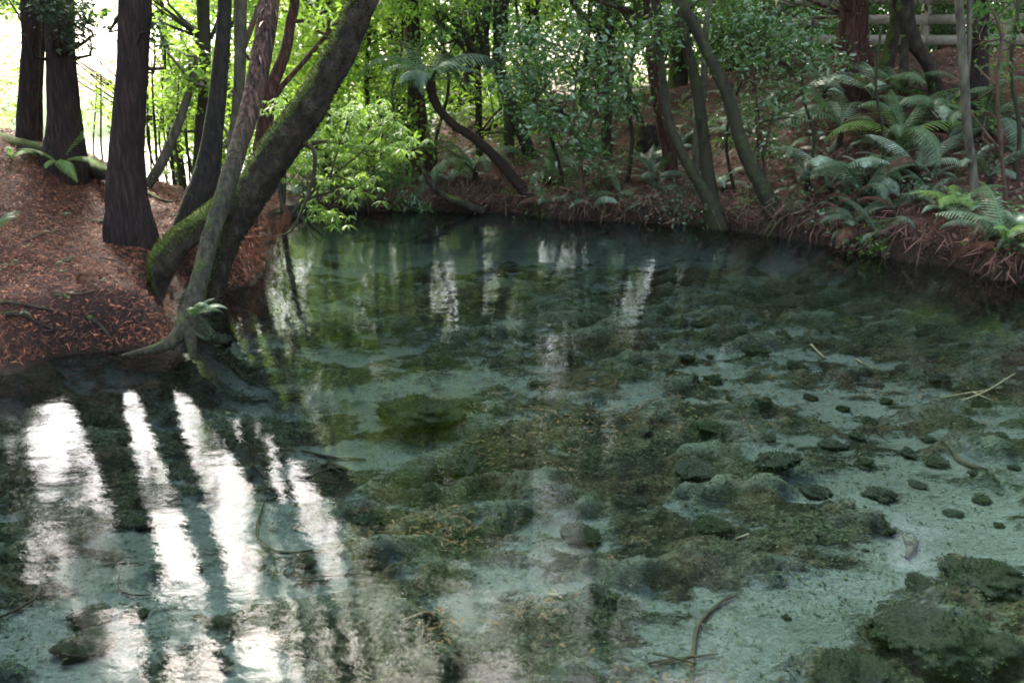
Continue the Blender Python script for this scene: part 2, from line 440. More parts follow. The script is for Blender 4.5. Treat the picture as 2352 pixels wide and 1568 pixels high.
# ------------------------------------------------------------------ object helpers
def tag(o, label=None, cat=None, group=None, kind=None):
    for k, v in (('label', label), ('category', cat), ('group', group), ('kind', kind)):
        if v: o[k] = v
    return o
def empty(name, loc=(0, 0, 0), rz=0.0):
    o = bpy.data.objects.new(name, None); C.objects.link(o)
    o.location = tuple(float(v) for v in loc); o.rotation_euler = (0, 0, rz); o.empty_display_size = .1
    return o
def mesh_np(name, V, Fc, m, smooth=False, fn=None):
    """V (n,3); Fc (k,3|4) array or list of arrays"""
    me = bpy.data.meshes.new(name)
    fl = Fc if isinstance(Fc, list) else [Fc]
    fl = [np.asarray(f) for f in fl if len(f)]
    loops = np.concatenate([f.ravel() for f in fl])
    tot = np.concatenate([np.full(len(f), f.shape[1]) for f in fl])
    st = np.concatenate([[0], np.cumsum(tot)[:-1]])
    me.vertices.add(len(V)); me.vertices.foreach_set("co", np.asarray(V, np.float32).ravel())
    me.loops.add(len(loops)); me.loops.foreach_set("vertex_index", loops.astype(np.int32))
    me.polygons.add(len(tot)); me.polygons.foreach_set("loop_start", st.astype(np.int32)); me.polygons.foreach_set("loop_total", tot.astype(np.int32))
    if smooth: me.polygons.foreach_set("use_smooth", np.ones(len(tot), bool))
    me.update(calc_edges=True); me.validate()
    if m is not None: me.materials.append(m)
    return me
def link(name, me, parent=None, loc=None):
    o = bpy.data.objects.new(name, me); C.objects.link(o)
    if parent is not None: o.parent = parent
    if loc is not None: o.location = tuple(float(v) for v in loc)
    return o
class MB:
    def __init__(s): s.V = []; s.F = []; s.n = 0
    def add(s, V, Fc):
        V = np.asarray(V, float)
        for f in (Fc if isinstance(Fc, list) else [Fc]): s.F.append(np.asarray(f) + s.n)
        s.V.append(V); s.n += len(V)
    def build(s, name, m, parent=None, loc=(0, 0, 0), smooth=True):
        V = np.concatenate(s.V) - np.asarray(loc if parent is None else tuple(parent.location), float)
        tri = [f for f in s.F if f.shape[1] == 3]; qd = [f for f in s.F if f.shape[1] == 4]
        fl = []
        if tri: fl.append(np.concatenate(tri))
        if qd: fl.append(np.concatenate(qd))
        me = mesh_np(name, V, fl, m, smooth)
        return link(name, me, parent, None if parent is not None else loc)

def spline(pts, step):
    """Catmull-Rom through rows of (x,y,z,r)"""
    p = np.asarray(pts, float)
    if len(p) == 2: 
        n = max(2, int(np.linalg.norm(p[1, :3] - p[0, :3]) / step) + 1)
        return p[0] + (p[1] - p[0]) * np.linspace(0, 1, n)[:, None]
    q = np.vstack([2 * p[0] - p[1], p, 2 * p[-1] - p[-2]])
    out = []
    for i in range(1, len(q) - 2):
        n = max(2, int(np.linalg.norm(q[i + 1, :3] - q[i, :3]) / step) + 1)
        t = np.linspace(0, 1, n, endpoint=False)[:, None]
        a, b, c, d = q[i - 1], q[i], q[i + 1], q[i + 2]
        out.append(.5 * (2 * b + (c - a) * t + (2 * a - 5 * b + 4 * c - d) * t ** 2 + (3 * b - a - 3 * c + d) * t ** 3))
    out.append(q[-2][None])
    o = np.vstack(out); o[:, 3] = np.maximum(o[:, 3], .001)
    return o
def tube(mb, pts, sides=10, step=.12, rough=0.0, rs=1.0, seed=0, flute=0.0, cap=True):
    s = spline(pts, step)
    c, r = s[:, :3], s[:, 3]
    T = np.gradient(c, axis=0); T /= np.linalg.norm(T, axis=1)[:, None] + 1e-9
    up = np.array([1, 0, 0.]) if abs(T[0][0]) < .9 else np.array([0, 1., 0])
    U = np.zeros_like(c)
    for i in range(len(c)):
        u = up - T[i] * np.dot(up, T[i]); u /= np.linalg.norm(u) + 1e-9; U[i] = u; up = u
    W = np.cross(T, U)
    th = np.linspace(0, 2 * pi, sides, endpoint=False)
    ct, sn = np.cos(th), np.sin(th)
    D = U[:, None] * ct[None, :, None] + W[:, None] * sn[None, :, None]
    rr = np.repeat(r[:, None], sides, 1)
    if rough:
        B = c[:, None] + D * rr[..., None]
        k = 1 / (rs * .12)
        nz = fbm(B[..., 0] * k, B[..., 1] * k, B[..., 2] * k * .5, 3, seed)
        nz2 = fbm(B[..., 0] * k * 4.3, B[..., 1] * k * 4.3, B[..., 2] * k * 2.6, 3, seed + 40)
        rr = rr * (1 + rough * nz + rough * .55 * nz2)
    if flute:
        rr = rr * (1 + flute * fbm(ct[None] * 2.6 + 0 * rr, sn[None] * 2.6 + 0 * rr, (np.arange(len(c)) * step * .35)[:, None] + 0 * rr, 2, seed + 3))
    V = (c[:, None] + D * rr[..., None]).reshape(-1, 3)
    i = np.arange(len(c) - 1)[:, None] * sides; j = np.arange(sides)[None]; j2 = (j + 1) % sides
    Fq = np.stack([i + j, i + j2, i + sides + j2, i + sides + j], -1).reshape(-1, 4)
    fl = [Fq]
    if cap:
        V = np.vstack([V, c[:1], c[-1:]]); n0 = len(V) - 2; k = (len(c) - 1) * sides
        jj = np.arange(sides); j3 = (jj + 1) % sides
        fl.append(np.stack([np.full(sides, n0), j3, jj], 1)); fl.append(np.stack([np.full(sides, n0 + 1), k + jj, k + j3], 1))
    mb.add(V, fl)
    return s

def norm(a): return a / (np.linalg.norm(a, axis=-1, keepdims=True) + 1e-9)
def frames(X, Zhint):
    X = norm(X); Y = norm(np.cross(Zhint, X)); Z = np.cross(X, Y)
    return np.stack([X, Y, Z], -1)
def scatter(mb, tV, tF, pos, R, sc):
    """instances of a template: pos(n,3) R(n,3,3) sc(n,) or (n,3)"""
    tV = np.asarray(tV, float); n = len(pos)
    sc = np.asarray(sc, float)
    if sc.ndim == 1: sc = np.repeat(sc[:, None], 3, 1)
    V = np.einsum('nij,nkj->nki', R, tV[None] * sc[:, None]) + np.asarray(pos)[:, None]
    off = (np.arange(n) * len(tV))[:, None, None]
    fl = [(np.asarray(f)[None] + off).reshape(-1, np.asarray(f).shape[1]) for f in tF]
    mb.add(V.reshape(-1, 3), fl)

# leaf templates along +X, face up +Z
LEAF2 = (np.array([(0, 0, 0), (.42, .21, .05), (1, 0, -.10), (.42, -.21, .05)]), [np.array([(0, 3, 2), (0, 2, 1)])])
LEAF4 = (np.array([(0, 0, 0), (.28, .13, .03), (.66, .14, .0), (1, 0, -.16), (.66, -.14, .0), (.28, -.13, .03), (.5, 0, -.02)]),
         [np.array([(0, 6, 1), (1, 6, 2), (6, 3, 2), (6, 4, 3), (5, 4, 6), (0, 5, 6)])])
STRIP = (np.array([(0, -.03, 0), (0, .03, 0), (.5, .05, .05), (.5, -.05, .05), (1, 0, 0)]), [np.array([(0, 3, 2), (0, 2, 1), (3, 4, 2)])])
def whorl(k=6, droop=.5):
    V, Fs = [], []
    for i in range(k):
        a = 2 * pi * i / k + .3 * (i % 2)
        el = -droop * (.6 + .5 * ((i * 37) % 10) / 10)
        X = np.array([[cos(a) * cos(el), sin(a) * cos(el), sin(el)]])
        R = frames(X, np.array([[0, 0, 1.]]))[0]
        V.append(LEAF4[0] * (.75 + .3 * ((i * 53) % 7) / 7) @ R.T + X * .06)
        Fs.append(LEAF4[1][0] + i * 7)
    return np.vstack(V), [np.vstack(Fs)]
WHORL = whorl()
def rdir(n):
    return norm(rng.normal(size=(n, 3)))
def leaves(mb, cen, rad, n, size, tmpl=LEAF2, cl=0, flat=.6, droop=.2, cspread=.22):
    """n leaves in an ellipsoid, gathered in cl sub-clumps"""
    cen = np.asarray(cen, float); rad = np.asarray(rad, float) * np.ones(3)
    if cl:
        q = rdir(cl) * (rng.random((cl, 1)) ** .45)
        cc = cen + q * rad
        idx = rng.integers(0, cl, n)
        p = cc[idx] + rng.normal(size=(n, 3)) * cspread * np.array([1, 1, .55]) * (.5 + rng.random(cl))[idx][:, None]
    else:
        p = cen + rdir(n) * (rng.random((n, 1)) ** .4) * rad
    X = rdir(n); X[:, 2] = X[:, 2] * (1 - flat) - droop
    Zh = rdir(n) * (1 - flat) + np.array([0, 0, 1.]) * flat + 1e-3
    scatter(mb, *tmpl, p, frames(X, Zh), size * (.6 + .7 * rng.random(n)))
    return

# ------------------------------------------------------------------ ground sheet
def axis(segs):
    out = [segs[0][0]]
    for a, b, st in segs:
        n = max(1, int(round((b - a) / st))); out += list(np.linspace(a, b, n + 1)[1:])
    return np.array(out)
xs = axis([(-400, -100, 60), (-100, -30, 10), (-30, -12, 1.5), (-12, -7, .3), (-7, -3, .06), (-3, 3.2, .035), (3.2, 8.5, .06), (8.5, 14, .3), (14, 30, 1.5), (30, 100, 10), (100, 400, 60)])
ys = axis([(-60, -10, 10), (-10, 0, 1), (0, 1.5, .3), (1.5, 4.2, .026), (4.2, 8, .038), (8, 13, .06), (13, 20, .2), (20, 40, 1.5), (40, 100, 8), (100, 700, 60)])
X_, Y_ = np.meshgrid(xs, ys)
fx, fy = X_.ravel(), Y_.ravel()
Z_ = height(fx, fy)
S_ = sdist(fx, fy)
Wm = np.where((S_ < 0) & (np.abs(fx) < 9), weed_mask(fx, fy), 0)
Z_ = Z_ + np.where(S_ < -.1, bed_extra(fx, fy, Wm) * sstep(.1, .4, -S_), 0)
nx, ny = len(xs), len(ys)
i = np.arange(ny - 1)[:, None] * nx; j = np.arange(nx - 1)[None]
Fq = np.stack([i + j, i + j + 1, i + nx + j + 1, i + nx + j], -1).reshape(-1, 4)
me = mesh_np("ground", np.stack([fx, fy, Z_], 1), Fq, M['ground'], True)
me.materials.append(M['bed'])
fc = S_[Fq].mean(1)
me.polygons.foreach_set("material_index", (fc < -0.02).astype(np.int32))
def attr(me, name, arr):
    a = me.attributes.new(name, 'FLOAT', 'POINT'); a.data.foreach_set("value", np.asarray(arr, np.float32))
attr(me, "weed", Wm)
attr(me, "silt_shade", np.where(S_ < 0, bed_lump(fx, fy), 0))
attr(me, "mud", 1 - sstep(.02, .42, -S_ + .25 * fbm(fx * 2, fy * 2, 0, 3, 93)))
attr(me, "meadow", sstep(10.5, 14, fy) * (1 - sstep(-5.5, -3.2, fx + (fy - 12) * .0)) * 1.0)
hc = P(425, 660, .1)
hollow_shade = 1 - sstep(.45, .75, np.hypot(fx - hc[0], (fy - hc[1]) * .8))  # shade of the undercut hollow, painted dark into the ground colour
attr(me, "damp_shade", np.clip(np.maximum(1 - sstep(.05, .38, S_ + .15 * fbm(fx * 3, fy * 3, 0, 3, 91)), hollow_shade), 0, 1))
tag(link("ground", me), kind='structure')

# water of the spring
wme = bpy.data.meshes.new("water")
wme.from_pydata([(-14, -4, 0), (13, -4, 0), (13, 13, 0), (-14, 13, 0)], [], [(0, 1, 2, 3)])
# keep the sheet only over the pool: the ground covers the rest except the low land at the far left
wme = bpy.data.meshes.new("water")
wme.from_pydata([(-12, -3.9, 0), (12.9, -3.9, 0), (12.9, 12.6, 0), (-2.9, 12.6, 0), (-3.6, 9.2, 0), (-12, 7.6, 0)], [], [(0, 1, 2, 3, 4, 5)])
wme.materials.append(M['water'])
tag(link("water", wme), kind='structure')
lme = bpy.data.meshes.new("added_lake")  # added sheet mirroring white sky to brighten the low far left
lme.from_pydata([(-400, 13, -.75), (-7, 13, -.75), (-7, 25, -.75), (-60, 300, -.75), (-400, 300, -.75)], [], [(0, 1, 2, 3, 4)])
lme.materials.append(water_mat("lake water", (.3, .4, .4)))
tag(link("added_lake_water", lme), kind='structure')

# ------------------------------------------------------------------ litter
def normals_at(x, y):
    e = .04
    hx = (height(x + e, y) - height(x - e, y)) / (2 * e); hy = (height(x, y + e) - height(x, y - e)) / (2 * e)
    return norm(np.stack([-hx, -hy, np.ones_like(hx)], 1))
def litter(name, x0, x1, y0, y1, n, size, m, label, cond, tmpl=STRIP, tilt=.45, lift=.006):
    x = rng.uniform(x0, x1, n); y = rng.uniform(y0, y1, n)
    k = cond(x, y); x, y = x[k], y[k]
    nn = normals_at(x, y); n = len(x)
    a = rng.uniform(0, 2 * pi, n)
    Zh = norm(nn + rng.normal(size=(n, 3)) * tilt)
    X = np.stack([np.cos(a), np.sin(a), 0 * a], 1); X = X - nn * (X * nn).sum(1, keepdims=True) + rng.normal(size=(n, 3)) * tilt * .5
    z = height(x, y) + lift + rng.random(n) * lift * 2
    mb = MB(); sz = size * (.4 + rng.random(n) ** 2 * 1.3)
    scatter(mb, *tmpl, np.stack([x, y, z], 1), frames(X, Zh), sz)
    o = mb.build(name, m, smooth=False)
    return tag(o, label, "leaf litter", kind='stuff')
litter("leaf_litter", -6.5, -.8, 4.6, 10.3, 140000, .034, M['litter'], "rusty red-brown needles and leaf litter covering the near bank", lambda x, y: sdist(x, y) > .02)
litter("broad_leaf_litter", -6.5, -.8, 4.6, 10.3, 37000, .030, M['litter'], "dry orange broad leaves lying among the needles of the near bank", lambda x, y: sdist(x, y) > .05, LEAF2)
def farc(x, y): return (sdist(x, y) > .03) & (y > .2 * abs(x) + 5)
litter("leaf_litter", -3, 10.5, 6, 19, 90000, .075, M['litter_far'], "brown dead fern and leaf litter covering the far bank", farc, tilt=.5)
litter("broad_leaf_litter", -3, 10.5, 6, 17, 26000, .06, M['litter_far'], "fallen brown leaves scattered over the far bank slope", farc, LEAF2, .5)
# fringe of roots and dead fronds hanging at the far bank's lip
def fringe(name, seg, n, L, m, label, zr=(.05, .3), off=(.0, .12)):
    pts = SH[seg[0]:seg[1]]
    d = np.linalg.norm(np.diff(pts, axis=0), axis=1); cum = np.concatenate([[0], np.cumsum(d)])
    t = rng.random(n) * cum[-1]
    i = np.clip(np.searchsorted(cum, t) - 1, 0, len(d) - 1); f = (t - cum[i]) / d[i]
    p = pts[i] + (pts[i + 1] - pts[i]) * f[:, None]
    tg = norm(pts[i + 1] - pts[i]); nrm = np.stack([tg[:, 1], -tg[:, 0]], 1)
    s0 = sdist(p[:, 0] + nrm[:, 0] * .05, p[:, 1] + nrm[:, 1] * .05); nrm = nrm * np.sign(s0)[:, None]
    o = rng.uniform(off[0], off[1], n)
    p = p + nrm * o[:, None]
    z = np.maximum(height(p[:, 0], p[:, 1]), .0) + rng.uniform(zr[0] * .2, zr[1], n)
    X = np.stack([-nrm[:, 0] * .5, -nrm[:, 1] * .5, -np.ones(n)], 1) + rng.normal(size=(n, 3)) * 1.0
    thin = (STRIP[0] * np.array([1, .45, 1]), STRIP[1])
    mb = MB(); scatter(mb, *thin, np.stack([p[:, 0], p[:, 1], z], 1), frames(X, rdir(n)), L * (.4 + rng.random(n)))
    return tag(mb.build(name, m, smooth=False), label, "roots", kind='stuff')
fringe("hanging_roots", (17, 37), 6000, .17, M['litter_far'], "dead fronds and fine roots hanging over the far waterline")
fringe("hanging_roots", (2, 8), 900, .05, M['litter'], "needles hanging over the near waterline", (.0, .12), (0.03, .2))
fringe("hanging_roots", (11, 17), 3200, .11, M['litter'], "dead fronds and roots hanging from the undercut behind the leaning tree", (.05, .4), (0.02, .25))

# ------------------------------------------------------------------ openings shaped into the leaf masses so the pool mirrors white sky
gaps = [(95, 150, 910, 1120), (80, 150, 1210, 1290), (120, 170, 1290, 1380), (190, 225, 890, 1140), (255, 385, 860, 1190), (320, 415, 1180, 1340), (378, 560, 840, 1010), (425, 575, 1060, 1370),
        (628, 692, 985, 1190), (700, 772, 1060, 1340), (565, 592, 950, 1010), (1040, 1066, 650, 770), (1078, 1106, 620, 750), (1186, 1248, 720, 885), (1310, 1356, 1140, 1310), (1375, 1445, 1360, 1490),
        (700, 742, 810, 1000), (606, 650, 590, 760), (250, 335, 1440, 1568), (485, 585, 1440, 1545), (400, 500, 1520, 1600), (2020, 2062, 1190, 1300), (1240, 1260, 1180, 1400), (620, 680, 1500, 1568), (1590, 1640, 1500, 1600)]
def open_sky(c, mg):
    dc = c[1] * CP + (c[2] + CAM_H) * SP
    a = 1176 + F * c[0] / dc; b = 784 + F * ((c[2] + CAM_H) * CP - c[1] * SP) / dc
    if any(g0 - mg < a < g1 + mg and g2 - mg < b < g3 + mg for g0, g1, g2, g3 in gaps): return True
    d2 = c[1] * CP - (c[2] - CAM_H) * SP
    a = 1176 + F * c[0] / d2; b = 784 - F * ((c[2] - CAM_H) * CP + c[1] * SP) / d2
    return random.random() < .6 and 1150 - mg < a < 1340 + mg and 40 - mg * .5 < b < 140 + mg * .5

# ------------------------------------------------------------------ trees
UP = 1.0
def trunk_pts(pts, y, top=None, topr=None):
    """pts: (px,py,width_px[,y]) from base upwards -> world rows"""
    out = []
    for q in pts:
        yy = q[3] if len(q) > 3 else y
        p = PD(q[0], q[1], yy)
        out.append((p[0], p[1], p[2], q[2] * .5 * mpp(yy, p[2])))
    out = np.array(out)
    if top:
        d = out[-1, :3] - out[-2, :3]; d /= np.linalg.norm(d)
        d = d * .6 + np.array([0, 0, .4]); d /= np.linalg.norm(d)
        z = out[-1, 2]; r0 = out[-1, 3]
        k = int(max(1, (top - z) // 1.5))
        for i in range(1, k + 1):
            a = i / k
            out = np.vstack([out, [*(out[-1, :3] + d * (top - z) / k / max(.4, d[2])), r0 * (1 - a) + (topr or r0 * .35) * a]])
            d = d + np.array([random.uniform(-.08, .08), random.uniform(-.08, .08), .1]); d /= np.linalg.norm(d)
    return out

def make_tree(name, label, cat, bark_m, trunks, crowns, leafm, group=None, lsize=.08, base=None, sides=12, rough=.10, rs=1.0,
              step=.1, flute=0.0, tmpl=LEAF2, twigs=True, flat=.45, droop=.25):
    """trunks: list of world rows; crowns: list of (cx,cy,cz, rx,ry,rz, nleaves, nclumps)"""
    trunks = [np.asarray(t, float) for t in trunks]
    t0 = trunks[0]; zg = hz(t0[0, 0], t0[0, 1])
    if zg > -.05 and name not in ('broadleaf_shrub',):
        trunks[0] = np.vstack([[t0[0, 0], t0[0, 1], min(t0[0, 2], zg) - .3, t0[0, 3] * 1.05], t0])
    b = trunks[0][0][:3] if base is None else base
    root = empty(name, b)
    tag(root, label, cat, group)
    mb = MB()
    for k, t in enumerate(trunks):
        tube(mb, t, sides if k == 0 else max(6, sides - 3), step, rough, rs, seed=random.randint(0, 999), flute=flute if k == 0 else 0)
    if crowns:
        lm = MB()
        allp = np.vstack([np.asarray(t)[:, :3] for t in trunks])
        for c in crowns:
            cc, rr = np.array(c[:3]), np.array(c[3:6])
            leaves(lm, cc, rr, c[6], lsize, tmpl, c[7], flat, droop, cspread=.28 * float(rr.mean()) ** .5 * .8)
            if twigs:
                for _ in range(4):
                    e = cc + rdir(1)[0] * rr * .75
                    k = np.argmin(np.linalg.norm(allp - e, axis=1) + .6 * np.maximum(0, allp[:, 2] - e[2]))
                    s = allp[k]
                    if np.linalg.norm(e - s) > 4.5: continue
                    mid = (s + e) / 2 + rng.normal(size=3) * .12
                    r0_ = min(.022, float(np.vstack([np.asarray(t)[:, 3:] for t in trunks])[k, 0]) * .8)
                    tube(mb, [(*s, r0_), (*mid, r0_ * .6), (*e, .003)], 5, .2)
        lo = lm.build("crown", leafm, root, smooth=False)
    mb.build("trunk", bark_m, root)
    t0 = np.asarray(trunks[0])
    if t0[-1, 2] > 4.5: TREES.append((root, t0[:, 0].mean(), t0[:, 1].mean(), t0, leafm or M['leaf_mid'], bark_m))
    return root
TREES = []

def cr(px, py, y, rx, ry, n, cl, dy=None):
    """crown ellipsoid given in picture units at depth y"""
    p = PD(px, py, y); k = mpp(y, p[2])
    return (p[0], p[1], p[2], rx * k, (dy if dy else max(rx, ry) * k * .7), ry * k, n, cl)

# --- left bank redwoods
b1 = G(64, 322, y1=12)[1]
make_tree("redwood_tree", "slim dark redwood trunk pair farthest along the near bank crest, beside the frame edge", "tree", M['redwood'],
          [trunk_pts([(62, 335, 46), (64, 240, 40), (72, 100, 40), (70, 0, 42), (74, -160, 38)], 8.5, 13), trunk_pts([(86, 335, 26), (88, 200, 20), (96, 60, 22), (110, -60, 20)], 8.8, 11)],
          [(-4.6, 8.8, 10, 1.6, 1.6, 2.0, 900, 25)], M['needle'], step=.07, rough=.12, flute=.15)
gb = G(150, 352, y1=11)
make_tree("redwood_tree", "broad dark redwood trunk behind the bright green bank fern", "tree", M['redwood'],
          [trunk_pts([(150, 385, 104), (150, 345, 86), (146, 260, 70), (139, 130, 60), (134, 0, 60), (114, -200, 54), (70, -420, 50)], 8.15, 15)],
          [cr(185, 50, 7.7, 26, 60, 500, 14), cr(120, 20, 7.5, 45, 35, 350, 10), (-4.0, 8, 11, 1.8, 1.8, 2.5, 900, 30)], M['needle'], lsize=.06, sides=26, step=.05, rough=.07, flute=.22)
make_tree("redwood_tree", "broad redwood trunk flaring to its foot on the litter slope, lit sky on its flank", "tree", M['redwood'],
          [trunk_pts([(299, 525, 108), (294, 480, 92), (290, 420, 80), (293, 300, 66), (302, 150, 62), (308, 0, 66), (306, -200, 64)], 7.1, 15)],
          [cr(352, 60, 7.2, 20, 40, 120, 6), (-3.2, 7, 11.5, 1.6, 1.8, 2.2, 700, 26)], M['needle'], lsize=.06, sides=30, step=.045, rough=.07, flute=.22)
# --- dark curved tree behind the mossy root
make_tree("dark_tree", "dark curved trunk leaning in at its foot between the redwood and the grey slanting trunk", "tree", bark("dark smooth bark", (.007, .006, .005), (.024, .019, .013), (.04, .034, .024), 3, 30, .08, bumpd=.015),
          [trunk_pts([(440, 540, 92), (445, 495, 72), (473, 410, 62), (489, 312, 46), (506, 156, 36), (517, 0, 31), (524, -200, 29)], 7.7, 11)],
          [(-2.4, 7.8, 8.5, 1.6, 1.6, 1.6, 1500, 30)], M['leaf_mid'], step=.05, sides=18)
# --- pale slanting trunk, peeling red above
def two_tone():
    m = bark("olive bark turning to red peeling bark", (.012, .011, .007), (.045, .040, .023), (.085, .078, .048), 2.5, 34, .38, ((.028, .038, .010), (.068, .085, .024)), bumpd=.02, updir=.3)
    nt = m.node_tree; b = nt.nodes["Principled BSDF"]
    base = b.inputs["Base Color"].links[0].from_socket
    tc = nt.nodes.new("ShaderNodeTexCoord")
    mp = N(nt, "ShaderNodeMapping"); mp.inputs["Scale"].default_value = (1, 1, .12); nt.links.new(tc.outputs["Object"], mp.inputs[0])
    n = noise(nt, 42, 6, .7, mp.outputs[0])
    red = ramp(nt, [(.38, (.010, .006, .005)), (.5, (.045, .024, .016)), (.62, (.15, .085, .055))], n.outputs[0]).outputs[0]
    sx = nt.nodes.new("ShaderNodeSeparateXYZ"); nt.links.new(tc.outputs["Object"], sx.inputs[0])
    f = mapr(nt, mth(nt, 'ADD', sx.outputs[2], mth(nt, 'MULTIPLY', n.outputs[0], .5)), 1.35, 1.8)
    nt.links.new(mixc(nt, f, base, red), b.inputs["Base Color"])
    return m
t5 = trunk_pts([(410, 800, 56, 5.2), (426, 748, 46, 5.22), (448, 680, 40, 5.3), (480, 560, 39, 5.45), (520, 430, 41, 5.6), (560, 300, 42, 5.8), (590, 180, 46, 6.0), (612, 60, 46, 6.15), (622, -40, 46, 6.3), (640, -220, 46, 6.5)], 5.3, 8)
root5 = trunk_pts([(432, 735, 36, 5.2), (408, 772, 34, 5.15), (372, 796, 26, 5.1), (320, 808, 14, 5.08), (280, 816, 6, 5.06)], 5.2)
root5b = trunk_pts([(428, 745, 34, 5.2), (438, 785, 24, 5.14), (444, 825, 12, 5.1)], 5.2)
make_tree("slanting_tree", "grey slanting trunk rising from the waterline with red peeling bark higher up", "tree", two_tone(),
          [t5, root5, root5b], [(-1.8, 6.8, 6.6, 1.3, 1.3, .8, 900, 24)], M['leaf_mid'], sides=30, step=.025, rough=.11, rs=.8)
# --- big mossy leaning tree
t6 = trunk_pts([(490, 700, 36, 6.5), (500, 640, 42, 6.5), (512, 585, 50, 6.5), (540, 515, 62, 6.5), (578, 443, 74, 6.5), (624, 364, 80, 6.5), (672, 300, 78, 6.5), (706, 250, 74, 6.5), (750, 178, 66, 6.5), (791, 100, 64, 6.5), (833, 0, 60, 6.5), (868, -80, 54, 6.5), (940, -260, 46, 6.6)], 6.5, 6.5)
arm = trunk_pts([(560, 440, 50, 6.5), (500, 487, 54, 6.38), (446, 530, 58, 6.28), (402, 566, 64, 6.2), (378, 600, 62, 6.18), (366, 645, 44, 6.2), (358, 710, 24, 6.2)], 6.4)
hang1 = trunk_pts([(700, 330, 14, 6.45), (722, 352, 10, 6.4), (716, 420, 8, 6.4), (676, 520, 5, 6.4), (640, 545, 3, 6.4)], 6.4)
hang2 = trunk_pts([(716, 330, 12, 6.5), (740, 325, 7, 6.5), (752, 322, 3, 6.5)], 6.5)
big = make_tree("leaning_tree", "thick moss-covered trunk leaning over the pool from an arching root", "tree", M['mossbark'],
          [t6, arm, hang1, hang2], [(.2, 7, 6.0, 1.2, 1.0, .7, 500, 16)], M['leaf_mid'], sides=42, step=.022, rough=.2, rs=1.1, flute=.15)
# tree behind: Y shaped
make_tree("forked_tree", "dark forked trunk standing just behind the red peeling trunk", "tree", M['redbark'],
          [trunk_pts([(572, 500, 40), (590, 400, 38), (602, 330, 36), (614, 250, 34), (628, 190, 30), (655, 120, 26), (668, 50, 24), (680, -40, 22)], 8.7, 8),
           trunk_pts([(630, 225, 14), (655, 190, 12), (700, 140, 11), (750, 80, 10), (800, 20, 8), (860, -60, 6)], 8.7)],
          [cr(745, 60, 8.8, 60, 50, 200, 14)], M['leaf_bright'], step=.06)
# green slender trunks behind
make_tree("slender_tree", "green slender trunk with a side fork behind the dark curved trunk", "tree", M['mossgreen'],
          [trunk_pts([(452, 470, 26), (460, 300, 26), (470, 200, 26), (470, 90, 28), (466, 0, 30), (462, -160, 28)], 9.6, 9),
           trunk_pts([(484, 90, 10), (500, 50, 9), (512, 0, 8), (525, -80, 6)], 9.6)],
          [cr(390, 50, 10.2, 45, 65, 300, 22), cr(420, 200, 10.4, 60, 60, 480, 30)], M['leaf_bright'], lsize=.085, step=.08)
make_tree("slender_tree", "grey-green trunk with thin forks between the dark curved trunk and the red peeling trunk", "tree", M['greybark'],
          [trunk_pts([(530, 420, 26), (536, 330, 26), (548, 220, 26), (552, 110, 28), (552, 0, 30), (556, -160, 26)], 9.2, 9),
           trunk_pts([(560, 110, 14), (582, 50, 13), (600, 0, 10), (625, -80, 8)], 9.2)],
          [cr(570, 180, 9.8, 45, 90, 600, 30), cr(540, 330, 9.8, 60, 70, 600, 30)], M['leaf_bright'], lsize=.085, step=.08)
make_tree("sloping_tree", "pale bare trunk sloping up from the bank among the thin saplings", "tree", M['greybark'],
          [trunk_pts([(335, 440, 22), (368, 380, 22), (400, 310, 21), (425, 240, 18), (440, 190, 15), (452, 130, 10)], 9.0)],
          [cr(415, 150, 9.2, 55, 55, 400, 22), cr(455, 195, 9.0, 30, 25, 120, 8)], M['leaf_bright'], lsize=.09, step=.08)
# thin saplings
for k, (a, bx, w_) in enumerate([(346, 358, 7), (352, 340, 5), (372, 366, 5), (384, 392, 8), (398, 404, 5), (410, 402, 6), (422, 430, 5), (436, 428, 7), (366, 384, 4), (330, 344, 5), (226, 232, 5), (205, 214, 4), (392, 380, 4), (444, 450, 4)]):
    yy = 9.6 + .25 * (k % 5)
    g = PD(a, 300, yy); z0 = hz(g[0], yy) - .05
    rows = [(g[0], yy, z0, w_ * .5 * mpp(yy)), *[tuple(r) for r in trunk_pts([(bx, 330, w_), (bx + 6 * (k % 3 - 1), 240, w_ * .8), (bx + 10 * (k % 3 - 1), 140, w_ * .5)], yy)]]
    make_tree("sapling", "thin sapling stem in the bright thicket beside the sloping pale trunk", "sapling", M['mossgreen'], [rows],
              [cr(bx + 8, 240, yy, 40, 90, 110, 10)], M['leaf_bright'], group="thin saplings in the bright thicket", sides=6, step=.15, lsize=.08, twigs=False)
for x, y, r in [(-5.6, 7.4, .2), (-6.6, 9.2, .22), (-7.6, 6.8, .2), (-5.2, 5.6, .16)]:  # out-of-view redwoods added to block mirrored sky and shade the bank
    z0 = hz(x, y)
    make_tree("redwood_tree", "unseen redwood added beside the frame to block sky and shade the near bank", "tree", M['redwood'], [np.array([(x, y, z0 - .1, r * 1.5), (x, y, z0 + 1, r), (x + .1, y, 13, r * .5)])],
              [(x, y, 3.8 + q * 1.5, 1.5, 1.4, .9, 1300, 30) for q in range(5)], M['needle'], group="redwoods added beyond the frame edge", lsize=.1, sides=14)
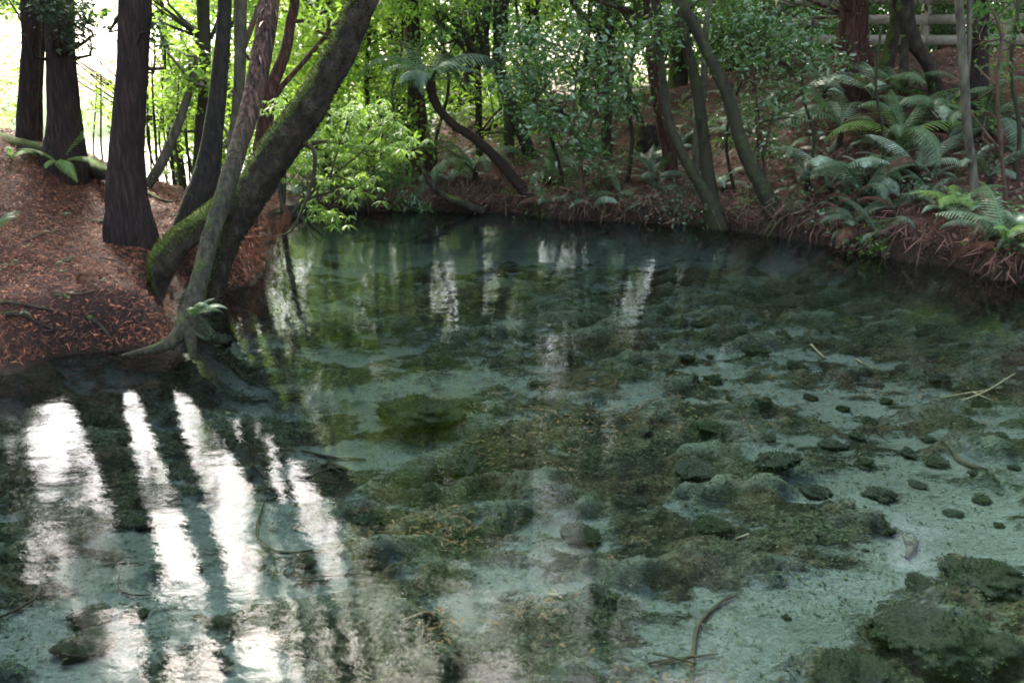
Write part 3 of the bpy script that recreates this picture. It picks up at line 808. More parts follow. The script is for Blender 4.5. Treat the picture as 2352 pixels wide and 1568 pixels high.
# log on the bank crest
mb = MB(); tube(mb, trunk_pts([(-60, 300, 50, 8.6), (20, 332, 42, 8.3), (90, 345, 34, 8.1), (130, 352, 22, 8.0)], 8.3), 12, .06, .25, 1.2, 4)
tag(mb.build("fallen_log", M['mossbark'], loc=PD(-60, 300, 8.6)), "dark rotting log lying on the crest of the near bank", "log")
mb = MB(); tube(mb, trunk_pts([(200, 372, 30, 8.4), (235, 395, 36, 8.2), (290, 408, 30, 8.1)], 8.3), 12, .06, .3, 1.2, 5)
tag(mb.build("fallen_log", M['mossbark'], loc=PD(200, 372, 8.4)), "short dark log between the two broad redwood trunks", "log")

# --- far bank trees
def far_tree(name, label, bm, rows_px, y, crowns=(), leafm=None, top=None, cat="tree", **kw):
    """first entry is the foot; depth found from the terrain there unless given"""
    if y is None: y = G(rows_px[0][0], rows_px[0][1])[1]
    main = trunk_pts(rows_px, y, top)
    z0 = hz(main[0, 0], y)
    main[0, 2] = min(main[0, 2], z0 - .08)
    extra = kw.pop('extra', [])
    tr = [main] + [trunk_pts(e, y) for e in extra]
    return make_tree(name, label, cat, bm, tr, list(crowns), leafm, **kw)

# tree fern with the curved trunk
def frond_mesh(name, L, wid, arch, m, npair=24, side=0.0, pinn=5):
    """arching frond along +X; pinnae with saw edges"""
    mb = MB()
    ts = np.linspace(0, 1, 26)
    ang = .9 - arch * ts ** 1.2
    x = np.concatenate([[0], np.cumsum(np.cos(ang[:-1]) * L / 25)]); z = np.concatenate([[0], np.cumsum(np.sin(ang[:-1]) * L / 25)])
    yv = side * ts ** 2 * L
    rows = np.stack([x, yv, z, .010 * L * (1.15 - ts) + .0015], 1)
    tube(mb, rows[::3], 4, .2)
    for i in range(npair):
        t = .16 + .84 * i / (npair - 1) * .985
        px, py, pz = np.interp(t, ts, x), np.interp(t, ts, yv), np.interp(t, ts, z)
        a = np.interp(t, ts, ang)
        Tn = np.array([cos(a), 0, sin(a)]); Nn = np.array([-sin(a), 0, cos(a)])
        ln = wid * L * (sin(pi * min(1, (t - .08) / .95) ** .72) * .95 + .06) * (.93 + .14 * random.random())
        for s in (-1, 1):
            D = norm(np.array([0, s, 0]) * .92 + Tn * (.38 + .5 * t) - Nn * .22)
            Bx = norm(np.cross(Nn, D))
            wd = L / npair * .40
            V = []
            k = pinn * 2
            for q in range(k + 1):
                u = q / k
                hw = wd * (1 - u ** 1.6) * (1.0 if q % 2 == 0 else .52)
                c0 = np.array([px, py, pz]) + D * ln * u - Nn * ln * .28 * u * u
                V += [c0 + Bx * hw, c0 - Bx * hw]
            V = np.array(V)
            q = np.arange(k) * 2
            mb.add(V, np.stack([q, q + 1, q + 3, q + 2], 1))
    V = np.concatenate(mb.V)
    tri = [f for f in mb.F if f.shape[1] == 3]; qd = [f for f in mb.F if f.shape[1] == 4]
    fl = ([np.concatenate(tri)] if tri else []) + [np.concatenate(qd)]
    me = mesh_np(name, V, fl, m, False)
    return me
FR = {}
for key in ('fern', 'fern_pale', 'fern_dark', 'fern_lime', 'fern_dead'):
    FR[key] = [frond_mesh("frond", 1.0, .19 + .03 * (i % 3), 1.15 + .36 * i, M[key], 21, .12 * (i - 1.5) / 2, 4) for i in range(4)]
def fern(name, label, base, key, L, n, h=.0, tilt=0.0, group=None, spread=(0, 2 * pi), cat="fern", mix=None, droop=0.0, trunk=None, z_el=.15):
    root = empty(name, base)
    tag(root, label, cat, group)
    if trunk is not None:
        mb = MB(); tube(mb, trunk, 12, .05, .18, .5, 3); mb.build("trunk", M['ferntrunk'], root)
    elif h > .08:
        mb = MB(); tube(mb, [(*(np.array(base) + [0, 0, -.1]), .05), (*(np.array(base) + [.02, 0, h]), .04)], 8, .05, .3, .5, 3); mb.build("trunk", M['ferntrunk'], root)
    for i in range(n):
        a = spread[0] + (spread[1] - spread[0]) * (i + random.uniform(-.3, .3)) / n
        kk = key if mix is None or random.random() > .35 else mix
        if i % 5 == 4 and n > 5 and cat == 'fern': kk = 'fern_dead'
        o = link("frond", random.choice(FR[kk]), root)
        o.location = (0, 0, h) if trunk is None else tuple(np.array(trunk[-1][:3]) - np.array(base))
        o.rotation_euler = (random.uniform(-.35, .35), random.uniform(-.35, .5) + droop - z_el + (.5 if kk == 'fern_dead' and cat == 'fern' else 0), a)
        s = L * random.uniform(.6, 1.2); o.scale = (s, s * random.uniform(.9, 1.15), s)
    return root

gt = PD(1245, 492, 11.9)
tf = trunk_pts([(1262, 500, 34), (1205, 440, 27), (1150, 375, 24), (1095, 322, 21), (1040, 285, 19), (1008, 250, 20), (992, 215, 22), (988, 188, 24)], 11.9)
fern("tree_fern", "tree fern with a long curved trunk reaching up from the far waterline", tuple(tf[0][:3]), 'fern', 1.1, 15, trunk=tf, cat="tree fern", droop=.3, mix='fern_dark')
mb = MB(); tube(mb, trunk_pts([(1112, 488, 16), (1070, 470, 17), (1025, 452, 16), (992, 425, 14), (975, 395, 11), (968, 372, 7)], 11.9), 8, .08, .12)
tag(mb.build("arched_branch", M['mossbark'], loc=PD(1112, 488, 11.9)), "dark arched branch dipping into the water at the far bank", "branch")

# redwoods of the far bank
far_tree("redwood_tree", "reddish redwood trunk beyond the curved tree fern", M['redbark'], [(975, 395, 56), (968, 330, 44), (958, 250, 38), (950, 150, 36), (944, 0, 34), (942, -200, 32)], None,
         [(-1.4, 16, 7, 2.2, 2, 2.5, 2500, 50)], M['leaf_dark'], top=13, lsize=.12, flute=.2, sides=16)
far_tree("thin_tree", "thin dark trunk on the low far bank behind the bright leafy branch", M['mossbark'], [(862, 420, 15), (856, 340, 13), (848, 280, 13), (842, 180, 12), (850, 60, 10)], 13.5,
         [cr(840, 150, 13.5, 110, 80, 1500, 60), cr(760, 60, 13.5, 110, 70, 1400, 50)], M['leaf_bright'], lsize=.10)
# centre mossy tree
far_tree("mossy_tree", "twin mossy trunks with spreading upper limbs at the middle of the far slope", M['mossgreen'],
         [(1218, 368, 30), (1205, 320, 30), (1180, 260, 36), (1160, 200, 26), (1145, 150, 30), (1150, 90, 34), (1150, 30, 36), (1160, -80, 34)], 14.5,
         [cr(1000, 90, 14.9, 110, 60, 500, 26), cr(1100, 20, 14.8, 90, 40, 400, 20), (0, 14.6, 6.5, 2.2, 1.8, 1.6, 4200, 60)], M['leaf_mid'], top=8, lsize=.09,
         extra=[[(1172, 366, 26), (1168, 330, 26), (1168, 280, 22), (1160, 220, 16)],
                [(1150, 150, 22), (1120, 140, 18), (1085, 110, 18), (1060, 70, 15), (1020, 35, 12), (975, 5, 9), (930, -30, 7)],
                [(1130, 152, 18), (1085, 130, 14), (1050, 90, 13), (1010, 50, 10), (985, 30, 6)],
                [(1120, 160, 20), (1112, 90, 22), (1118, 20, 22), (1125, -60, 18)]])
# leafy bush in the centre
bc = [(1230, 130, 60, 60), (1330, 110, 90, 60), (1400, 150, 60, 60), (1270, 200, 80, 60), (1350, 220, 80, 60), (1200, 90, 50, 40), (1180, 190, 40, 40), (1300, 290, 70, 30), (1430, 240, 40, 50), (1350, 340, 40, 22), (1240, 270, 50, 30)]
far_tree("leafy_bush", "glossy small-leaved bush leaning out over the middle of the far waterline", M['twig'],
         [(1335, 502, 14, 11.6), (1334, 430, 12, 11.6), (1332, 350, 11, 11.6), (1318, 300, 9, 11.6), (1290, 260, 8, 11.6), (1250, 210, 6, 11.6)], 11.6,
         [cr(a, b, 11.6, c, d, 430, 22, .9) for a, b, c, d in bc], M['leaf_gloss'], lsize=.085, cat="bush",
         extra=[[(1334, 350, 8), (1360, 280, 7), (1390, 210, 5), (1400, 150, 4)], [(1318, 300, 7), (1320, 220, 5), (1330, 120, 4)]])
far_tree("stout_tree", "mid-brown trunk standing close behind the centre glossy bush", M['mossbark'], [(1396, 362, 26), (1392, 300, 24), (1398, 200, 22), (1402, 100, 22), (1395, 0, 20)], 13.6,
         [(1.6, 14, 6.4, 2.2, 1.6, 1.7, 4200, 60)], M['leaf_dark'], top=7, lsize=.1)
# stump
sp_ = G(1483, 340)
mb = MB()
V = []
tube(mb, [(sp_[0], sp_[1], sp_[2] - .15, .24), (sp_[0], sp_[1], sp_[2] + .05, .20), (sp_[0] + .01, sp_[1], sp_[2] + .26, .17), (sp_[0] + .02, sp_[1], sp_[2] + .36, .13)], 18, .03, .3, .8, 9)
tag(mb.build("tree_stump", M['mossbark'], loc=sp_), "low black stump on the open slope beside the hanging brown bark trunk", "stump")
far_tree("redwood_tree", "reddish trunk with hanging bark strips behind the stump on the slope", M['redbark'], [(1545, 405, 30), (1535, 330, 30), (1520, 250, 34), (1506, 150, 40), (1500, 50, 42), (1498, -100, 40)], None,
         [(2.8, 15.5, 8, 2.4, 2, 2.5, 3800, 55)], M['leaf_dark'], top=13, lsize=.12, flute=.25, sides=16)
# right group standing in the water
far_tree("mossy_tree", "curved mossy trunk rising to the side from the clump standing in the water", M['mossgreen'],
         [(1650, 520, 52), (1642, 485, 40), (1608, 425, 27), (1570, 360, 24), (1540, 290, 22), (1528, 230, 20), (1520, 150, 17), (1510, 60, 15), (1495, -60, 13)], 10.6,
         [cr(1520, 60, 10.6, 60, 60, 350, 22), cr(1500, 110, 10.6, 50, 30, 150, 10)], M['leaf_gloss'], lsize=.075, top=5)
far_tree("mossy_tree", "upright mossy trunk at the middle of the clump standing in the water", M['mossgreen'],
         [(1640, 520, 44), (1634, 450, 34), (1624, 380, 30), (1614, 300, 27), (1600, 200, 26), (1580, 120, 24), (1562, 40, 22), (1550, -60, 20)], 10.75,
         [(2.4, 10.9, 5.6, 1.8, 1.5, 1.3, 1300, 60)], M['leaf_mid'], top=6)
far_tree("mossy_tree", "pale lichened trunk leaning back between the two clump trunks", M['greybark'],
         [(1604, 420, 18), (1600, 330, 20), (1612, 240, 18), (1618, 150, 16), (1622, 60, 15), (1640, -60, 13)], 11.6,
         [(3.0, 12, 6.2, 1.8, 1.5, 1.2, 1100, 60)], M['leaf_mid'], top=6)
far_tree("mossy_tree", "long dark trunk slanting from the water up to the opposite side of the clump", M['mossgreen'],
         [(1792, 532, 50), (1770, 470, 40), (1740, 410, 34), (1706, 340, 32), (1684, 260, 30), (1664, 200, 28), (1630, 130, 26), (1590, 50, 24), (1560, -40, 22)], 10.3,
         [(2.0, 10.4, 5.4, 1.6, 1.4, 1.2, 1100, 50)], M['leaf_mid'], top=5.5)
rb = [(1720, 60, 60, 40), (1770, 110, 70, 50), (1840, 110, 50, 35), (1700, 130, 50, 50), (1790, 190, 70, 45), (1880, 150, 35, 25), (1730, 240, 50, 50), (1800, 260, 45, 40), (1760, 330, 50, 25), (1690, 30, 50, 30), (1820, 60, 40, 25)]
far_tree("leafy_bush", "glossy-leaved bush over the slanting clump trunk, in front of the rail fence", M['twig'],
         [(1762, 480, 9, 10.9), (1755, 380, 8, 10.9), (1745, 280, 7, 10.9), (1735, 200, 6, 10.9), (1725, 120, 5, 10.9)], 10.9,
         [cr(a, b, 10.7, c, d, 330, 18, .8) for a, b, c, d in rb], M['leaf_gloss'], lsize=.068, cat="bush",
         extra=[[(1748, 480, 7), (1756, 360, 6), (1780, 240, 5), (1800, 160, 4)], [(1735, 250, 5), (1740, 330, 6), (1742, 470, 7)]])
far_tree("redwood_tree", "broad brown trunk flaring below the rail fence", M['redbark'], [(1960, 205, 120), (1958, 165, 96), (1956, 110, 76), (1958, 40, 66), (1960, -60, 62), (1962, -240, 60)], None,
         [(5, 13, 8, 2.2, 2, 2.5, 3500, 55)], M['leaf_dark'], top=13, lsize=.12, flute=.3, sides=22)
far_tree("dark_tree", "black kinked trunk bending down the slope in front of the rail fence", M['mossbark'], [(2150, 270, 40), (2148, 200, 32), (2130, 145, 30), (2098, 95, 34), (2082, 40, 38), (2078, -40, 36)], 11.8,
         [(5.6, 11.6, 6.6, 1.8, 1.6, 1.4, 3200, 50)], M['leaf_dark'], top=7, extra=[[(2078, 200, 22), (2076, 140, 20), (2080, 80, 22)]])
far_tree("dark_tree", "grey-brown trunk leaning beside the kinked black one at the fence", M['mossbark'], [(2020, 220, 40), (2036, 150, 34), (2052, 80, 30), (2062, 10, 28), (2070, -100, 26)], 12.6,
         [(5.0, 12.6, 6.4, 1.8, 1.6, 1.4, 2600, 50)], M['leaf_dark'], top=7)
far_tree("slender_tree", "pale twin slender stems standing on the pink litter at the steep side bank", M['greybark'],
         [(2242, 475, 20), (2236, 400, 19), (2222, 300, 19), (2216, 200, 20), (2208, 80, 18), (2204, -40, 17)], None,
         [(4.6, 8.6, 5.2, 1.3, 1.2, .9, 1600, 30)], M['leaf_mid'], top=5, extra=[[(2218, 190, 12), (2226, 100, 11), (2226, 0, 10), (2230, -80, 8)]])
far_tree("dark_tree", "dark trunk behind the pale twin stems on the side bank", M['redwood'], [(2240, 400, 70), (2236, 300, 52), (2248, 200, 42), (2252, 100, 34), (2256, 0, 32), (2258, -100, 30)], 10.6,
         [(5.8, 10.6, 6.2, 1.8, 1.5, 1.4, 3000, 50), cr(2290, 20, 9.8, 70, 35, 200, 12)], M['leaf_mid'], top=7)
far_tree("sapling", "thin sapling with sparse green leaves beside the frame edge on the side bank", M['twig'],
         [(2315, 480, 9), (2300, 350, 8), (2290, 200, 7), (2300, 90, 6), (2280, 20, 5)], None,
         [cr(2300, 60, 9, 60, 40, 110, 8), cr(2280, 150, 9, 50, 50, 80, 8), cr(2250, 250, 9, 40, 30, 40, 5)], M['leaf_mid'], lsize=.07, cat="sapling")

stems = [([(1010, 420, 8), (1000, 330, 8), (1030, 200, 7), (1010, 60, 6), (985, -60, 5)], "spindly pale stem rising behind the curved tree fern"),
 ([(1300, 440, 9), (1270, 330, 9), (1225, 220, 9), (1195, 90, 8), (1180, -60, 7)], "thin stem leaning back between the twin mossy trunks and the glossy bush"),
 ([(1440, 420, 11), (1452, 320, 10), (1440, 200, 10), (1462, 80, 9), (1450, -60, 8)], "narrow dark stem beside the low black stump"),
 ([(1110, 300, 14), (1080, 230, 12), (1035, 150, 11), (990, 90, 9), (930, 30, 7)], "mossy limb-like trunk slanting away up the middle slope"),
 ([(1480, 300, 16), (1440, 200, 15), (1400, 110, 14), (1340, 40, 13), (1290, -30, 12)], "green mossy trunk leaning across the sky glimpse above the glossy bush"),
 ([(1850, 430, 8), (1870, 320, 8), (1842, 200, 7), (1868, 60, 7), (1860, -50, 6)], "thin crooked stem at the side of the crowded pale ferns"),
 ([(2330, 420, 10), (2342, 300, 10), (2322, 160, 9), (2338, 20, 8), (2330, -60, 8)], "thin dark stem closest to the frame edge on the side bank"),
 ([(910, 430, 7), (920, 340, 7), (900, 220, 6), (925, 100, 6), (915, -40, 5)], "thin grey stem beside the reddish redwood on the low bank"),
 ([(1690, 440, 8), (1668, 330, 7), (1690, 220, 7), (1740, 100, 6), (1760, -40, 6)], "thin stem crossing behind the slanting clump trunk"),
 ([(2010, 450, 7), (2030, 330, 7), (2012, 200, 6), (2024, 60, 6)], "thin upright stem among the crowded ferns"),
 ([(640, 420, 14), (655, 330, 13), (690, 220, 12), (760, 110, 11), (850, 0, 9)], "slim trunk leaning the same way as the big mossy one, farther off")]
for rows_, lab in stems:
    e = rows_[-2]
    far_tree("slender_tree", lab, M['mossgreen'] if len(lab) % 2 else M['mossbark'], rows_, None if rows_[0][0] > 700 else 10.6, [cr(e[0] + 15, max(20, e[1]), 12, 50, 26, 70, 6)], M['leaf_mid'], lsize=.08, sides=7)
# roots and twigs on the near bank
nr_ = [([(298, 520), (330, 528), (352, 545)], 20, "short root running from the flared redwood toward the mossy arch"), ([(262, 505), (235, 515), (200, 512)], 16, "short root spreading from the flared redwood over the litter"),
 ([(0, 700), (60, 712), (120, 716), (168, 735)], 12, "long dark root lying across the lower litter slope"), ([(0, 738), (50, 745), (110, 762), (150, 780)], 14, "dark root just above the near waterline by the frame edge"),
 ([(205, 745), (235, 770), (262, 792)], 14, "dark knobbly root end by the foot of the slanting trunk"), ([(120, 680), (180, 700), (220, 690)], 6, "thin bare twig on the lower litter slope"),
 ([(180, 372), (215, 410), (250, 440)], 7, "twig propped against the short dark log"), ([(60, 560), (110, 545), (160, 552)], 5, "thin twig in the middle of the litter slope"), ([(340, 450), (380, 470), (410, 466)], 8, "thin root between the redwood and the dark curved trunk"),
 ([(230, 600), (280, 612), (300, 640)], 5, "small curved twig near the edge of the undercut")]
for pts_, w_, lab in nr_:
    rows = []
    for i_, (a, b) in enumerate(pts_):
        g = G(a, b); rows.append((g[0], g[1], g[2] + .01 * (i_ % 2) + (.02 if w_ < 10 else 0), w_ * .5 * mpp(g[1], g[2]) * (1 - .25 * i_)))
    mb = MB(); tube(mb, rows, 8, .04, .25, .5, 5)
    tag(mb.build("exposed_root" if w_ > 7 else "fallen_stick", M['mossbark'] if w_ > 7 else M['twig'], loc=rows[0][:3]), lab, "root" if w_ > 7 else "stick")
for k_ in range(14):
    g = G(random.uniform(-20, 400), random.uniform(400, 760))
    if g[1] > 10: continue
    fern("seedling", "tiny green fern seedling pushing through the near bank litter", tuple(g), 'fern', random.uniform(.05, .11), 4, group="fern seedlings on the near bank", cat="seedling")
# near bright broad-leaved branch hanging over the pool
wb = [(720, 300, 40, 26), (780, 270, 45, 24), (850, 250, 40, 24), (900, 290, 30, 20), (920, 330, 25, 20), (760, 345, 55, 26), (700, 390, 40, 24), (780, 420, 45, 22), (830, 430, 30, 18),
      (740, 455, 35, 18), (760, 490, 22, 16), (890, 345, 35, 16), (850, 310, 45, 22), (660, 250, 35, 30), (700, 210, 40, 30), (650, 350, 30, 25)]
tb = [trunk_pts([(640, 545, 10, 7.6), (680, 480, 9, 7.7), (730, 430, 7, 7.8), (780, 390, 5, 7.9), (830, 350, 4, 8.0), (880, 300, 3, 8.0)], 7.8),
      trunk_pts([(660, 510, 8, 7.6), (640, 420, 7, 7.7), (660, 320, 6, 7.9), (700, 240, 4, 8.0)], 7.8),
      trunk_pts([(700, 460, 6, 7.7), (760, 440, 4, 7.8), (820, 430, 3, 7.9)], 7.8),
      trunk_pts([(760, 400, 5, 7.8), (780, 330, 4, 7.9), (800, 280, 3, 8.0)], 7.8)]
r = make_tree("broadleaf_shrub", "bright green broad-leaved shrub whose whorled leaves hang over the pool behind the leaning trunk", "shrub", M['mossgreen'], tb,
          [cr(a, b, 7.95, c, d, 20, 14, .35) for a, b, c, d in wb], M['leaf_bright'], lsize=.095, tmpl=WHORL, flat=.85, droop=.1, sides=7, step=.1)

# ------------------------------------------------------------------ background trees and thicket
def bg_tree(name, label, x, y, r, h, bm, lm, crowns, group, lsize=.13, lean=0.0):
    z0 = hz(x, y) - .2
    rows = [(x, y, z0, r * 1.5), (x + lean * .1, y, z0 + .6, r * 1.1), (x + lean * .4, y, z0 + h * .4, r * .9), (x + lean, y, z0 + h, r * .4)]
    return make_tree(name, label, "tree", bm, [np.array(rows)], crowns, lm, group=group, lsize=lsize, step=.3, sides=9, rough=.12, rs=2)
k = 0
# dark forest above and behind the far bank: each tree has a tall layered crown
spots = [(-2.2, 17, .18), (-.9, 19.5, .2), (.4, 17.6, .16), (1.9, 18.5, .2), (3.3, 17.2, .18), (4.8, 18.4, .2), (6.6, 17.0, .2), (8.4, 18.6, .2), (10.4, 17, .2), (12.5, 18.5, .22),
         (-1.6, 24, .22), (2.7, 24, .2), (5.5, 23, .2), (8.8, 24, .2), (12, 24, .25), (9.2, 13.2, .18), (10.8, 10.5, .18), (11.5, 14.2, .2), (15, 20, .2), (14, 13, .22), (9.5, 8.2, .15)]
for x, y, r in spots:
    h = random.uniform(11, 14)
    crs = []
    for q in range(5):
        zc = 3.2 + q * 2.1 + random.uniform(-.4, .4)
        if open_sky((x, y, zc), 30): continue
        crs.append((x + random.uniform(-.9, .9), y + random.uniform(-.8, .8), zc, random.uniform(1.5, 2.1), 1.5, random.uniform(.9, 1.2), 1500, 34))
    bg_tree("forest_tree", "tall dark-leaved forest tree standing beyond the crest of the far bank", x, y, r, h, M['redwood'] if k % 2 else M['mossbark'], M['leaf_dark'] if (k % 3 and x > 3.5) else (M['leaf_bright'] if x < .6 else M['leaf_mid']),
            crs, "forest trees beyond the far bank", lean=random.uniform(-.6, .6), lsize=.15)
    k += 1
# bright backlit trees, left centre
for x, y, s in [(.2, 17.2, .5), (1.4, 17.4, .4), (-.2, 18.4, .5), (-4.2, 12.6, 1), (-3.2, 14.2, 1), (-5.2, 15.5, .7), (-2.4, 15.6, 1), (-3.9, 17.5, 1), (-1.7, 13.6, .8), (-.6, 15.2, .8), (-6.8, 19, .5), (-2.9, 12.9, .9)]:
    crs = []
    for q in range(5):
        zc = .9 + q * 1.15 + random.uniform(-.3, .3)
        if q > 2 and open_sky((x, y, zc), 45): continue
        crs.append((x + random.uniform(-.8, .8), y + random.uniform(-.6, .6), zc, random.uniform(.9, 1.4), 1.0, random.uniform(.5, .8), int(950 * s), 34))
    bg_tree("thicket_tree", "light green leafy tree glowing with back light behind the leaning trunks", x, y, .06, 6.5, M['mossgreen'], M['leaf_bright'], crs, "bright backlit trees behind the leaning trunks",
            lean=random.uniform(-.5, .5), lsize=.11)
# sparse trees by the bright clearing
for x, y, s in [(-10.8, 17, .9), (-5.9, 14.8, .5), (-14, 22, 1), (-9.0, 25, .7), (-12.6, 18, .9), (-7.2, 20, .6), (-16, 24, 1)]:
    crs = [(x + random.uniform(-1, 1), y, .3 + q * 1.7, 1.3, 1.2, 1.0, int(700 * s), 30) for q in range(4)]
    bg_tree("clearing_tree", "pale washed-out tree standing in the bright clearing behind the redwoods", x, y, .10, 7, M['mossgreen'], M['leaf_bright'], crs, "pale trees in the bright clearing", lsize=.12)
# low shrubs along the low part of the far bank
for i_, (px, py, c, d) in enumerate([(690, 440, 40, 30), (760, 380, 60, 45), (830, 440, 40, 28), (900, 400, 45, 30), (740, 300, 70, 50), (860, 330, 60, 40), (650, 470, 20, 16)]):
    g = G(px, min(478, py + 60)); y = max(g[1], 12.3) + .2
    b0 = PD(px, py + d, y); b0[2] = hz(b0[0], y)
    make_tree("low_shrub", "low dark-leaved shrub on the low far bank behind the hanging bright leaves", "shrub", M['twig'],
              [np.array([(*b0, .015), (*PD(px, py, y), .006)])], [cr(px, py, y, c, d, 700, 26, .6)], M['leaf_mid'] if i_ % 2 else M['leaf_dark'], group="low shrubs on the low far bank", lsize=.07, sides=5)
# leafy waterside plants
for (px, py, c, d, n, lab, lm) in [(935, 462, 38, 26, 300, "pale leafy plant growing at the far waterline beside the arched branch", 'leaf_gloss'),
                              (985, 478, 26, 10, 120, "small creeping plant touching the water under the arched branch", 'leaf_gloss'),
                              (1868, 500, 30, 30, 60, "small sprouting shrub with pale leaves at the foot of the slanting trunk", 'leaf_gloss'),
                              (1310, 420, 50, 40, 260, "low shrub by the foot of the centre glossy bush", 'leaf_mid'),
                              (1375, 400, 40, 60, 360, "dull green shrub standing behind the thin bush stem", 'leaf_dark'),
                              (2000, 560, 40, 22, 160, "low green weeds at the waterline under the large ferns", 'leaf_mid'),
                              (1190, 440, 24, 14, 70, "small green plant under the curved tree fern trunk", 'leaf_mid'),
                              (2130, 440, 60, 26, 260, "dense low green plants below the large ferns", 'fern_dark'),
                              (1540, 455, 50, 40, 380, "dark green ground plants left of the trunk clump", 'fern_dark')]:
    g = G(px, py + d * .6)
    b0 = np.array([g[0], g[1], g[2]]); y = g[1] - .1
    lb = lab.replace("left of", "beside")
    make_tree("waterside_plant", lb, "plant", M['twig'], [np.array([(*b0, .008), (*PD(px, py, y), .003)])], [cr(px, py, y, c, d, n, max(6, n // 12), .25)], M[lm], lsize=.06, sides=5)

# ------------------------------------------------------------------ out-of-view leaf clumps added to block sky mirrored in the pool
def PR(px, py, y):
    p = PD(px, py, y); return np.array([p[0], p[1], -p[2]])
own = {}
grid = [(px, py, 15, 1) for px in range(-300, 900, 32) for py in range(840, 1680, 30)] + [(px, py, 30, 0) for px in range(900, 2500, 52) for py in range(660, 1680, 46)] + [(px, py, 12, 2) for px in range(860, 1560, 36) for py in range(520, 690, 28)]
for px, py, mg, nearp in grid:
        a = px + random.uniform(-.4, .4) * mg * 2; b = py + random.uniform(-.4, .4) * mg * 2
        if any(g0 - mg < a < g1 + mg and g2 - mg < b < g3 + mg for g0, g1, g2, g3 in gaps): continue
        y = random.uniform(8.4, 10.4) if a < 620 else (random.uniform(11.5, 14.5) if a < 1500 else random.uniform(10.6, 13))
        if nearp == 2: y = random.uniform(20, 24)
        c = PR(a, b, y)
        zmin = 3.1 if a > 1500 else (2.8 if a > 60 else 1.9)
        if c[2] < zmin and nearp != 2:
            y = y * (zmin + .1 + CAM_H) / (c[2] + CAM_H)
            if y > 19: continue
            c = PR(a, b, y)
        R = (19 if nearp == 1 else 42 if nearp == 0 else 24) * mpp(y, 2)
        best = min(TREES, key=lambda t: (t[1] - c[0]) ** 2 + (t[2] - c[1]) ** 2)
        own.setdefault(best[0].name, (best, []))[1].append((c, R))
for nm, (t, cl) in own.items():
    lm = MB(); nl = 0
    trow = t[3]
    for c, R in cl:
        leaves(lm, c, (R, R * 1.5, R), 110 if nearp == 1 else 60 if nearp else (190 if b > 1250 and a < 1500 else 110), .11, LEAF2, 3, .35, .2, cspread=R * (.75 if nearp else .4))
        k = np.argmin(np.linalg.norm(trow[:, :3] - (c - [0, 0, .5]), axis=1)); q = trow[k]
        if np.linalg.norm(q[:3] - c) < 4 and random.random() < .5:
            bm_ = MB(); tube(bm_, [(*q[:3], min(.03, q[3] * .5)), *[(*((q[:3] + c) / 2 + rng.normal(size=3) * .1), .014)], (*c, .005)], 5, .3)
            if nl < 8: bm_.build("limb", t[5], t[0]); nl += 1
    lm.build("added_canopy", t[4], t[0], smooth=False)

